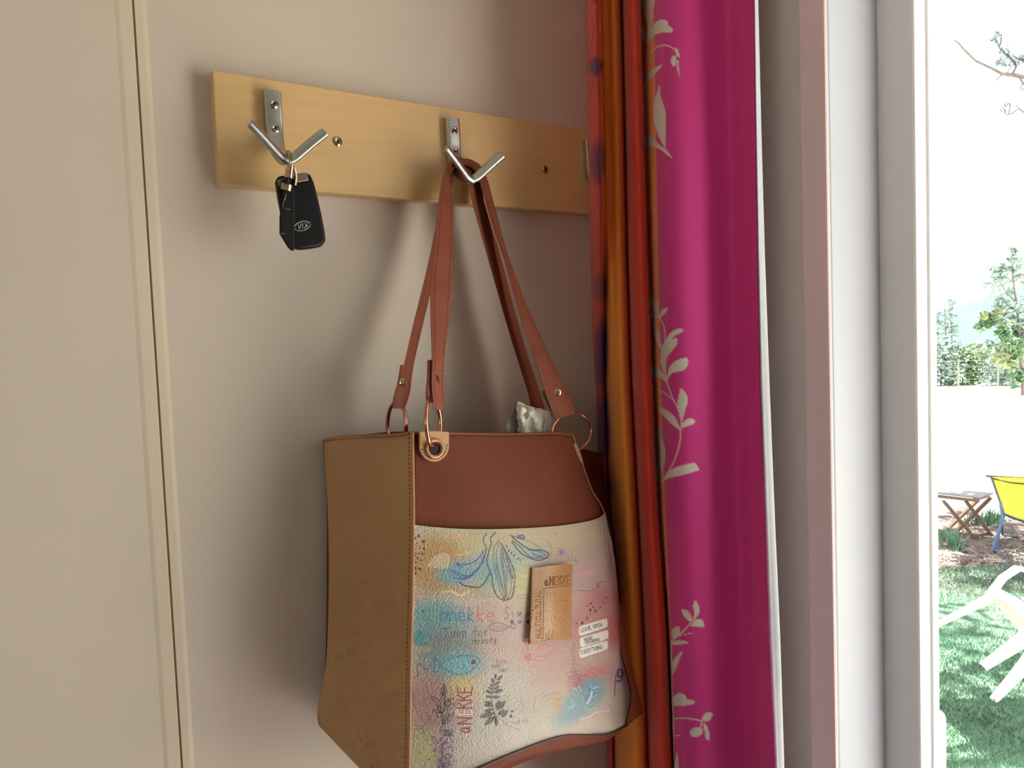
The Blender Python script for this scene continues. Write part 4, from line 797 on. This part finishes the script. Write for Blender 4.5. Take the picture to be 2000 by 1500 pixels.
def blades(name, pts, hmin, hmax, wd, mt, lean=.5, parent=None):
    vs, fs = [], []; n = len(pts); k = np.arange(n)*3
    a = grng.uniform(0, 2*math.pi, n); h = grng.uniform(hmin, hmax, n); t = grng.uniform(0, 2*math.pi, n); l = h*grng.uniform(.1, lean, n)
    P = np.array(pts, float); dx = np.stack([np.cos(a)*wd/2, np.sin(a)*wd/2, 0*a], -1)
    V = np.stack([P-dx, P+dx, P+np.stack([np.cos(t)*l, np.sin(t)*l, h], -1)], 1).reshape(-1, 3)
    me = bpy.data.meshes.new(name); me.from_pydata(V.tolist(), [], np.stack([k, k+1, k+2], -1).tolist()); o = link(name, me, mt, parent); o['kind'] = 'stuff'; return o
def scatter(n, x0, x1, y0, y1, z): return np.stack([grng.uniform(x0, x1, n), grng.uniform(y0, y1, n), np.full(n, z)], -1)
def wedge(n, d0, d1, z, p0=1790, p1=2120, noise=.0):         # spread over the strip of garden seen through the door, and a bit to both sides
    px = grng.uniform(p0, p1, n); dd = d0+(d1-d0)*grng.uniform(0, 1, n)**.8; out = np.empty((n, 3))
    for i in range(n): p = atD(px[i], 750, dd[i]); out[i] = (p.x, p.y, z)
    return out
lb = blades('grass', wedge(42000, 2.3, 6.6, G+.02), .012, .035, .006, M_GRASS, 1.1); lb['label'] = 'short shaded lawn grass outside the door'; lb['category'] = 'grass'
mb = blades('straw_litter', wedge(2500, 6.0, 8.4, G+.012), .01, .04, .016, M_GRASSD, 3.5); mb['label'] = 'dry straw litter around the folding table'; mb['category'] = 'litter'
def tuft(px, py, n, h, r, lab):
    c = atZ(px, py, G+.01); t = thing('grass_tuft', lab, 'plant', tuple(c)); pts = np.stack([c.x+grng.normal(0, r, n), c.y+grng.normal(0, r, n), np.full(n, c.z)], -1)
    blades('blades', pts, h*.5, h, .016, M_GRASS, .7, t)
tuft(1863, 1072, 70, .26, .035, 'upright green grass tuft in front of the folding table'); tuft(1925, 1022, 120, .16, .10, 'low weeds behind the folding table legs'); tuft(1942, 1018, 60, .22, .05, 'weed clump beside the lime chair leg')
tuft(1842, 1050, 60, .13, .07, 'dry grass clump at the left foot of the folding table')
for i in range(7):
    p = atZ(grng.uniform(1835, 1990), grng.uniform(1045, 1100), G+.016); a = grng.uniform(-.5, .5); l = grng.uniform(.15, .5); q = MB()
    q.tube([p, p+Vector((l*.5*math.sin(a)*1.2, -l*.5, .02)), p+Vector((l*math.sin(a), -l, .0))], .008, 6); o = q.build('twig', M_BARK, None, True, org=tuple(p)); tag(o, 'dry twig lying on the mulch near the folding table', 'twig', 'twigs on the mulch')

# folding teak table
t0 = atZ(1905, 1052, G); tz = G+.43
tb = thing('folding_table', 'small folding teak table with crossed legs on the mulch beside the lime chair', 'table', tuple(t0))
q4 = [atZ(x, y, tz) for x, y in ((1806, 962.5), (1913, 974.5), (1941, 965.5), (1838, 954.5))]
for k in range(6):
    a0, a1 = k/6+.008, (k+1)/6-.008; P = [q4[0].lerp(q4[3], a0), q4[1].lerp(q4[2], a0), q4[1].lerp(q4[2], a1), q4[0].lerp(q4[3], a1)]
    q = MB(); q.prism(P, (0, 0, .018)); q.build('slat', M_TEAKT, tb, bevel=.003)
for a0 in (.03, .97):
    q = MB(); q.bar(q4[0].lerp(q4[1], a0*.9+.03)-Vector((0, 0, .018)), q4[3].lerp(q4[2], a0*.9+.03)-Vector((0, 0, .018)), .03, .03); q.build('rail', M_TEAK, tb, bevel=.003)
q = MB(); q.bar(q4[0].lerp(q4[1], .02)-Vector((0, 0, .02)), q4[1]-Vector((0, 0, .02)), .022, .034); q.build('apron', M_TEAK, tb, bevel=.003)
for top, foot, dz in (((1842, 969), (1905, 1052), 0), ((1935, 972), (1862, 1044), 0), ((1883, 974), (1937, 1046), 0), ((1911, 976), (1849, 1035), 0)):
    f = atZ(*foot, G+.012); D_ = (f-CAM).dot(fw); tpt = atD(top[0], top[1], D_); tpt.z = min(tpt.z, tz-.01); q = MB(); q.bar(tpt, f, .026, .042, (.6, .8, 0)); q.build('leg', M_TEAK, tb, bevel=.003)
for x0, y0, x1, y1 in ((1866, 1040, 1851, 1031), (1902, 1047, 1933, 1042)):
    f0 = atZ(x0, y0, G+.03); f1 = atZ(x1, y1, G+.03); q = MB(); q.bar(f0, f1, .02, .03); q.build('stretcher', M_TEAK, tb)

# lime sling chair
foot = atZ(1936, 1081, G); D0 = (foot-CAM).dot(fw)
ch = thing('sling_chair', 'lime yellow sling folding chair with dark tube frame beside the teak table', 'chair', tuple(foot))
def cp(x, y, d=0.): return atD(x, y, D0+d)
fabric = [[(1937,931,.35),(1970,932,.35),(2005,934,.35),(2045,937,.35),(2072,940,.35)],[(1944,955,.27),(1972,962,.31),(2008,966,.32),(2045,968,.30),(2078,966,.27)],[(1953,980,.16),(1978,985,.22),(2010,990,.23),(2048,993,.21),(2084,990,.16)],[(1961,1004,.06),(1984,1011,.06),(2012,1019,.06),(2050,1022,.06),(2090,1018,.06)]]
A = grid_points(fabric, 24, 18); W = np.array([[tuple(cp(*p)) for p in r] for r in A]); o = link('sling', grid_mesh('sling', W), M_SLING, ch); solid(o, .004, 0)
def ctube(nm, pts, r, mt): q = MB(); q.tube([cp(*p) for p in pts], r, 8); q.build(nm, mt, ch, True)
ctube('back_frame', [(1961,1005,.05),(1953,980,.15),(1944,955,.26),(1936,932,.34),(1930,930,.36),(1926,929.5,.36)], .011, M_TUBED); ctube('back_frame', [(2091,1019,.05),(2084,990,.15),(2078,966,.26),(2073,940,.34)], .011, M_TUBED)
ctube('top_rail', [(1926,929.5,.36),(1937,930,.36),(1970,932,.36),(2005,934,.36),(2045,937,.36),(2074,940,.36)], .009, M_TUBED); ctube('cross_rail', [(1937,933.5,.33),(1955,939,.34),(1975,943,.34),(2000,945,.34),(2040,947,.34),(2074,945,.33)], .008, M_TUBED)
ctube('seat_rail', [(1961,1004,.05),(1975,1010,.05),(2000,1019,.05),(2050,1022,.05),(2091,1018,.05)], .012, M_TUBED)
for dx in (0, 118):
    ctube('leg', [(1954+dx,982,.12),(1958+dx,1012,.03),(1947+dx,1048,.01),(1937+dx,1079,.0)], .014, M_TUBE); ctube('leg', [(1962+dx,1004,.05),(1953+dx,1035,.05),(1943+dx,1078,.03)], .012, M_TUBE); ctube('leg', [(1953+dx,979,.14),(1957+dx,1010,.3),(1958+dx,1045,.5)], .009, M_TUBE)
ctube('stretcher', [(1937,1074,.0),(1978,1080,.0),(2056,1080,0)], .010, M_TUBE); ctube('stretcher', [(1958,1045,.5),(2000,1050,.5),(2076,1052,.5)], .008, M_TUBE)

# white stacking chair tipped back on its rear legs
def rz(a): return Matrix.Rotation(a, 3, 'Z')
Mc = rz(.9495) @ Matrix.Rotation(.9071, 3, 'X') @ rz(.0077); Tc = Vector((4.2647, 1.136, -.3505))
wc = thing('plastic_chair', 'white plastic garden chair tipped back on its rear legs on the lawn', 'chair', tuple(Tc+Vector((0, 0, -.2))))
def lc(x, y, z): return Mc @ Vector((x, y, z)) + Tc
def cmesh(name, pts_rad, n=10, ref=(0, 1, 0), parent=wc):
    q = MB(); q.tube([lc(*p) for p, r in pts_rad], [r for p, r in pts_rad], n, ref=Mc @ Vector(ref)); return q.build(name, M_WPLAS, parent, True)
for sx in (-1, 1):
    # front leg sweeps up into the arm
    for nm, tip, top in (('leg', (sx*.265, .277, 0), (sx*.231, .235, .395)), ('leg', (sx*.246, -.299, 0), (sx*.214, -.20, .395))):
        q = MB(); tp_, bt = Vector(top), Vector(tip); vs = []
        iy = 1 if tip[1] > 0 else -1
        for f, wd in ((0, .034), (.35, .044), (.7, .056), (1., .075)):
            p = bt.lerp(tp_, f); o_ = [(0, 0), (-sx*wd, 0), (-sx*wd, -.006*iy), (-sx*.006, -.006*iy), (-sx*.006, -wd*iy), (0, -wd*iy)]
            vs += [lc(p.x+a_, p.y+b_, p.z) for a_, b_ in o_]
        fs = [(i*6+j, i*6+(j+1) % 6, (i+1)*6+(j+1) % 6, (i+1)*6+j) for i in range(3) for j in range(6)] + [tuple(reversed(range(6))), tuple(18+j for j in range(6))]
        q.add(vs, fs); q.build(nm, M_WPLAS, wc, bevel=.002)
    cmesh('armrest', [((sx*.25, .21, .38), (.03, .022)), ((sx*.262, .235, .50), (.03, .018)), ((sx*.268, .225, .60), (.034, .016)), ((sx*.272, .17, .645), (.036, .014)), ((sx*.272, .05, .655), (.036, .012)), ((sx*.262, -.10, .645), (.034, .012)), ((sx*.235, -.22, .63), (.03, .012))], 12, (1, 0, 0))
    cmesh('back_frame', [((sx*.20, -.20, .40), (.028, .016)), ((sx*.225, -.235, .56), (.028, .014)), ((sx*.225, -.275, .72), (.028, .013)), ((sx*.17, -.31, .84), (.03, .013)), ((sx*.05, -.325, .88), (.03, .013)), ((0, -.326, .882), (.03, .013))], 12, (1, 0, 0))
sg = [[(x, y, .42 + .02*(x/.24)**2 - .015*math.cos(y*6) + (.012 if abs(x) > .22 else 0)) for x in np.linspace(-.25, .25, 13)] for y in np.linspace(-.20, .235, 13)]
W = np.array([[tuple(lc(*p)) for p in r] for r in sg]); o = link('seat', grid_mesh('seat', W), M_WPLAS, wc); solid(o, .006, 0)
for a, c in (((-.25, .235), (.25, .235)), ((-.25, -.2), (-.25, .235)), ((.25, -.2), (.25, .235)), ((-.2, -.2), (.2, -.2))):
    q = MB(); P = [lc(a[0], a[1], .432), lc(c[0], c[1], .432), lc(c[0]*.98, c[1]*.98, .375), lc(a[0]*.98, a[1]*.98, .375)]; q.prism(P, Mc @ Vector((0, .006, 0) if a[1] == c[1] else (.006, 0, 0))); q.build('seat_apron', M_WPLAS, wc)
for k in range(5):
    x = -.13+.065*k; cmesh('back_slat', [((x*.9, -.205, .42), (.018, .006)), ((x, -.26, .58), (.018, .006)), ((x*1.05, -.30, .74), (.018, .006)), ((x, -.322, .87), (.018, .006))], 8, (1, 0, 0))

# leaves as small folded cards
def leaves(name, clusters, size, mt, parent, flat=.5):
    V, Fc = [], []
    for (c, r, n) in clusters:
        for i in range(n):
            v = grng.normal(size=3); v /= np.linalg.norm(v); p = np.array(c)+v*r*grng.uniform(.2, 1)**.6; a = grng.normal(size=3); a[2] *= flat; a /= np.linalg.norm(a); b_ = np.cross(a, grng.normal(size=3)); b_ /= np.linalg.norm(b_)
            s_ = size*grng.uniform(.6, 1.4); k = len(V); n_ = np.cross(a, b_)*.12*s_
            V += [p-a*s_, p+b_*s_*.42+n_, p+a*s_, p-b_*s_*.42+n_]; Fc += [(k, k+1, k+2), (k, k+2, k+3)]
    me = bpy.data.meshes.new(name); me.from_pydata([tuple(v) for v in V], [], Fc); o = link(name, me, mt, parent, smooth=False); o['kind'] = 'stuff'; return o
def branchy(name, segs, mt, parent):
    q = MB()
    for pts, ra, rb in segs: n = len(pts); q.tube(pts, [ra+(rb-ra)*i/(n-1) for i in range(n)], 7)
    return q.build(name, mt, parent, True)
# young tree at the far side of the meadow
TD = 24.; tbp = atZ(1999, 772, G); TD = (tbp-CAM).dot(fw)
tr = thing('young_tree', 'slender young tree with sparse leaves at the far edge of the meadow', 'tree', tuple(tbp))
def tp_(x, y, d=0.): return atD(x, y, TD+d)
branchy('trunk', [([tbp, tp_(1998, 740), tp_(1992, 690), tp_(1991, 640), tp_(1985, 590), tp_(1978, 540), tp_(1977, 485)], .07, .015)], M_BARK, tr)
for pts in ([(1991,700),(1960,688),(1935,692),(1905,697)], [(1990,690),(1955,670),(1925,684)], [(1991,650),(1970,620),(1948,590),(1936,560)], [(1984,590),(1965,570),(1940,528)], [(1990,640),(2010,610),(2030,580)], [(1980,550),(2005,530),(2020,505)]):
    branchy('branch', [([tp_(*p) for p in pts], .03, .01)], M_BARK, tr)
cl = lambda px: [(tuple(tp_(x, y, grng.uniform(-.4, .4))), r, n) for x, y, r, n in px]
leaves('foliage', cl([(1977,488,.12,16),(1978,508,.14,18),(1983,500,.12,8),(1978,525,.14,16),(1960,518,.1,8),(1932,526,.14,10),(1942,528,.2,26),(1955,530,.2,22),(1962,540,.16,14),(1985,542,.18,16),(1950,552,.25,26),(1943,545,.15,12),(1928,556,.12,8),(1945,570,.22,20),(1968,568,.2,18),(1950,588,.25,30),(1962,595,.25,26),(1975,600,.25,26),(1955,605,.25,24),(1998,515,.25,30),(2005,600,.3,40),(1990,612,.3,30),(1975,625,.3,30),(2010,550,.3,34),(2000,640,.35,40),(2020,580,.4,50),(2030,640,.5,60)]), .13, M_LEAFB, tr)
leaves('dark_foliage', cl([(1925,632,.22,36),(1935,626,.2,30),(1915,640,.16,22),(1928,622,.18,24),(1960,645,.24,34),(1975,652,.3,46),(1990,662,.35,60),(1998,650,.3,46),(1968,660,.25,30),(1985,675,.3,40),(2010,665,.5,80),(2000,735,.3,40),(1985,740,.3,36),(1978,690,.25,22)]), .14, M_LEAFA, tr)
leaves('sun_tinted_foliage', cl([(1925,615,.2,26),(1940,618,.2,20),(1955,632,.25,20),(1965,690,.35,36),(1975,705,.35,40),(1955,700,.3,26),(1990,690,.3,26),(1950,612,.15,14)]), .12, M_LEAFY, tr)  # brighter yellow green leaves, the sunlit look put into their colour
# hedgerow of shrubs and small trees along the far fence
hz_ = [(1848,.62),(1838,.9),(1862,.7),(1880,.62),(1900,.55),(1918,.6),(1938,.66),(1958,.62),(1978,.7),(2000,.7),(2024,.8),(2050,.9),(1815,1.1),(1790,1.2)]
HD = TD+5
for i, (x, sc) in enumerate(hz_):
    b0 = atD(x, 757, HD+grng.uniform(-1, 2)); b0.z = G
    s_ = thing('hedge_shrub', 'pale grey green shrub in the hedgerow behind the meadow', 'shrub', tuple(b0), 'hedgerow shrubs')
    H = 1.9*sc+grng.uniform(0, .4)
    branchy('stem', [([b0, b0+Vector((grng.uniform(-.1, .1), 0, H*.8))], .03, .012), ([b0, b0+Vector((.3, .1, H*.7))], .025, .01)], M_BARK, s_)
    leaves('foliage', [(tuple(b0+Vector((grng.normal()*.3, grng.normal()*.3, grng.uniform(.1, H)))), .38, 26) for k in range(16)], .10, M_LEAFY if i == 4 else (M_LEAFB if i % 3 else M_LEAFA), s_)
for x, ytop, lab in ((1846, 585, 'thin pale sapling left in the hedgerow, close to the door frame'), (1858, 600, 'thin leaning sapling with yellow tips rising from the hedgerow')):
    b0 = atD(x, 757, HD+.5); b0.z = G; t_ = thing('sapling', lab, 'tree', tuple(b0)); tpn = atD(x-2, ytop, HD+.5)
    branchy('trunk', [([b0, b0.lerp(tpn, .5)+Vector((.1, 0, 0)), tpn], .04, .01)], M_BARK, t_)
    leaves('foliage', [(tuple(b0.lerp(tpn, f)+Vector((grng.normal()*.22, grng.normal()*.22, 0))), .28*(1.3-f*.8), 20) for f in np.linspace(.3, 1, 16)], .09, M_LEAFB, t_)
# wire fence along the hedgerow
fn = thing('wire_fence', 'thin wire fence on slim posts in front of the far hedgerow', 'fence', tuple(Vector((atD(1949, 757, HD-2).x, atD(1949, 757, HD-2).y, G))))
fp = []
for x in (1795, 1872, 1949, 2026):
    p = atD(x, 757, HD-2); p.z = G; fp.append(p); q = MB(); q.tube([p, p+Vector((0, 0, 1.1))], .03, 8); q.build('post', M_WIRE, fn, True)
for k in range(5):
    q = MB(); q.tube([p+Vector((0, 0, .15+k*.22)) for p in fp], .006, 5); q.build('wire', M_WIRE, fn, True)
# wooded hills
def hill(name, prof_, D_, depth, mt):
    pts = np.array(prof_, float); xs = np.linspace(pts[0, 0], pts[-1, 0], 160); ys = np.interp(xs, pts[:, 0], pts[:, 1]) + grng.normal(0, .9, 160)
    rows = []
    for f in np.linspace(0, 1, 8):
        r = []
        for x, y in zip(xs, ys):
            tpp = atD(x, y, D_+depth); b0 = atD(x, y, D_); r.append((b0.x+(tpp.x-b0.x)*f, b0.y+(tpp.y-b0.y)*f, G+(tpp.z-G)*math.sin(f*math.pi/2) - 1*(f == 0)))
        rows.append(r)
    return structure(link(name, grid_mesh(name, np.array(rows)), mt))
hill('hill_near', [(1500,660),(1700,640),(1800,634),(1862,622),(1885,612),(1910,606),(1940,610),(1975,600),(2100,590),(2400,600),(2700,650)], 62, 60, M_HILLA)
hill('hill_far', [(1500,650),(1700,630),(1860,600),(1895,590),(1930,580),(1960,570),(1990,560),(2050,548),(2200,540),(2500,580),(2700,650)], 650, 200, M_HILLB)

# pine whose lower limb reaches into view at the upper right
pb = Vector((6.9, -1.0, G)); pine = thing('pine_tree', 'pine whose bare ended limb and needle tufts reach in at the upper right', 'tree', tuple(pb))
def pp(x, y, d=0.): return atD(x, y, 5.6+d)
branchy('trunk', [([pb, pb+Vector((.05, .05, 2)), pb+Vector((.0, .1, 5)), pb+Vector((.1, 0, 8))], .14, .05)], M_BARK, pine)
limb0 = pb+Vector((.03, .08, 3.0))
branchy('limb', [([limb0, pp(2080, 165), pp(2000, 149), pp(1956, 144)], .04, .011), ([pp(1956, 144), pp(1936, 133), pp(1912, 122), pp(1905, 118), pp(1885, 99), pp(1872, 84), pp(1864, 78)], .010, .0055),
    ([pp(1975, 148), pp(1985, 130), pp(1978, 118), pp(1962, 104), pp(1951, 92), pp(1946, 78)], .009, .005), ([pp(1951, 92), pp(1955, 82), pp(1956, 68)], .007, .005), ([pp(1958, 145), pp(1950, 152), pp(1946, 157)], .006, .004), ([pp(1990, 149), pp(1996, 160), pp(2003, 168)], .008, .006), ([pp(1997, 164), pp(1992, 172), pp(2000, 176)], .005, .004),
    ([pp(1966, 143), pp(1974, 132)], .004, .003), ([pp(2010, 125), pp(1992, 116), pp(1979, 109), pp(1979, 105)], .007, .004), ([pp(2020, 235), pp(1990, 212), pp(1977, 221), pp(1966, 225), pp(1963, 218)], .006, .0035), ([pp(1970, 222), pp(1973, 207)], .004, .003)], M_BARK, pine)
def needles(name, cl_, ln, n, parent):
    V, Fc = [], []
    for c, dr in cl_:
        c = Vector(c); dr = Vector(dr).normalized()
        for i in range(n):
            v = (dr*1.0+Vector(grng.normal(size=3))*.55).normalized()*ln*grng.uniform(.6, 1.2); s_ = v.orthogonal().normalized()*.0045; b0 = c+Vector(grng.normal(size=3))*.012; k = len(V)
            V += [b0-s_, b0+s_, b0+v]; Fc.append((k, k+1, k+2))
    me = bpy.data.meshes.new(name); me.from_pydata([tuple(v) for v in V], [], Fc); o = link(name, me, M_PINEL, parent, smooth=False); o['kind'] = 'stuff'; return o
ul = RT*-.6+UP
needles('needle_tuft', [(pp(x, y), ul) for x, y in ((1957,104),(1966,112),(1954,118),(1972,108),(1960,128),(1978,120),(1970,130),(1964,98),(1985,128),(1950,126))], .05, 26, pine)
needles('needle_tuft', [(pp(x, y), ul) for x, y in ((1946,80),(1956,70),(1948,66),(1942,76),(1995,112),(2000,118),(1990,120),(2005,110))], .045, 26, pine)
needles('needle_tuft', [(pp(x, y), ul) for x, y in ((1964,218),(1973,208),(1966,206),(1961,216),(1986,210))], .035, 18, pine)
# crown above, out of the picture, that throws the dappled shade on the lawn
crown = []
for k in range(20):
    a = grng.uniform(0, 6.28); r = 2.2*math.sqrt(grng.uniform(.02, 1)); z = grng.uniform(3.6, 7.0); crown.append((tuple(pb+Vector((r*math.cos(a), r*math.sin(a), z))), .5, 85))
leaves('crown', crown, .10, M_PINEL, pine)
for sb, rr, nk, lab in ((Vector((10.6, 1.0, G)), 1.9, 26, 'leafy tree farther out that shades the folding table'),):
    shd = thing('shade_tree', lab, 'tree', tuple(sb))
    branchy('trunk', [([sb, sb+Vector((.05, 0, 2.4)), sb+Vector((-.1, .1, 4.6))], .16, .07)], M_BARK, shd)
    crown = []
    for k in range(nk):
        a = grng.uniform(0, 6.28); r = rr*math.sqrt(grng.uniform(0, 1)); z = grng.uniform(3.2, 6.2); crown.append((tuple(sb+Vector((r*math.cos(a), r*math.sin(a), z))), (.5), 85))
    leaves('crown', crown, .11, M_LEAFA, shd)
# cabin roof, unseen; overhang lengthened to keep direct sun out of the room
q = MB(); q.box((-2.6, -3.6, 2.36), (1.45, 3.0, 2.46)); structure(q.build('roof_sun_block', M_CLAD))
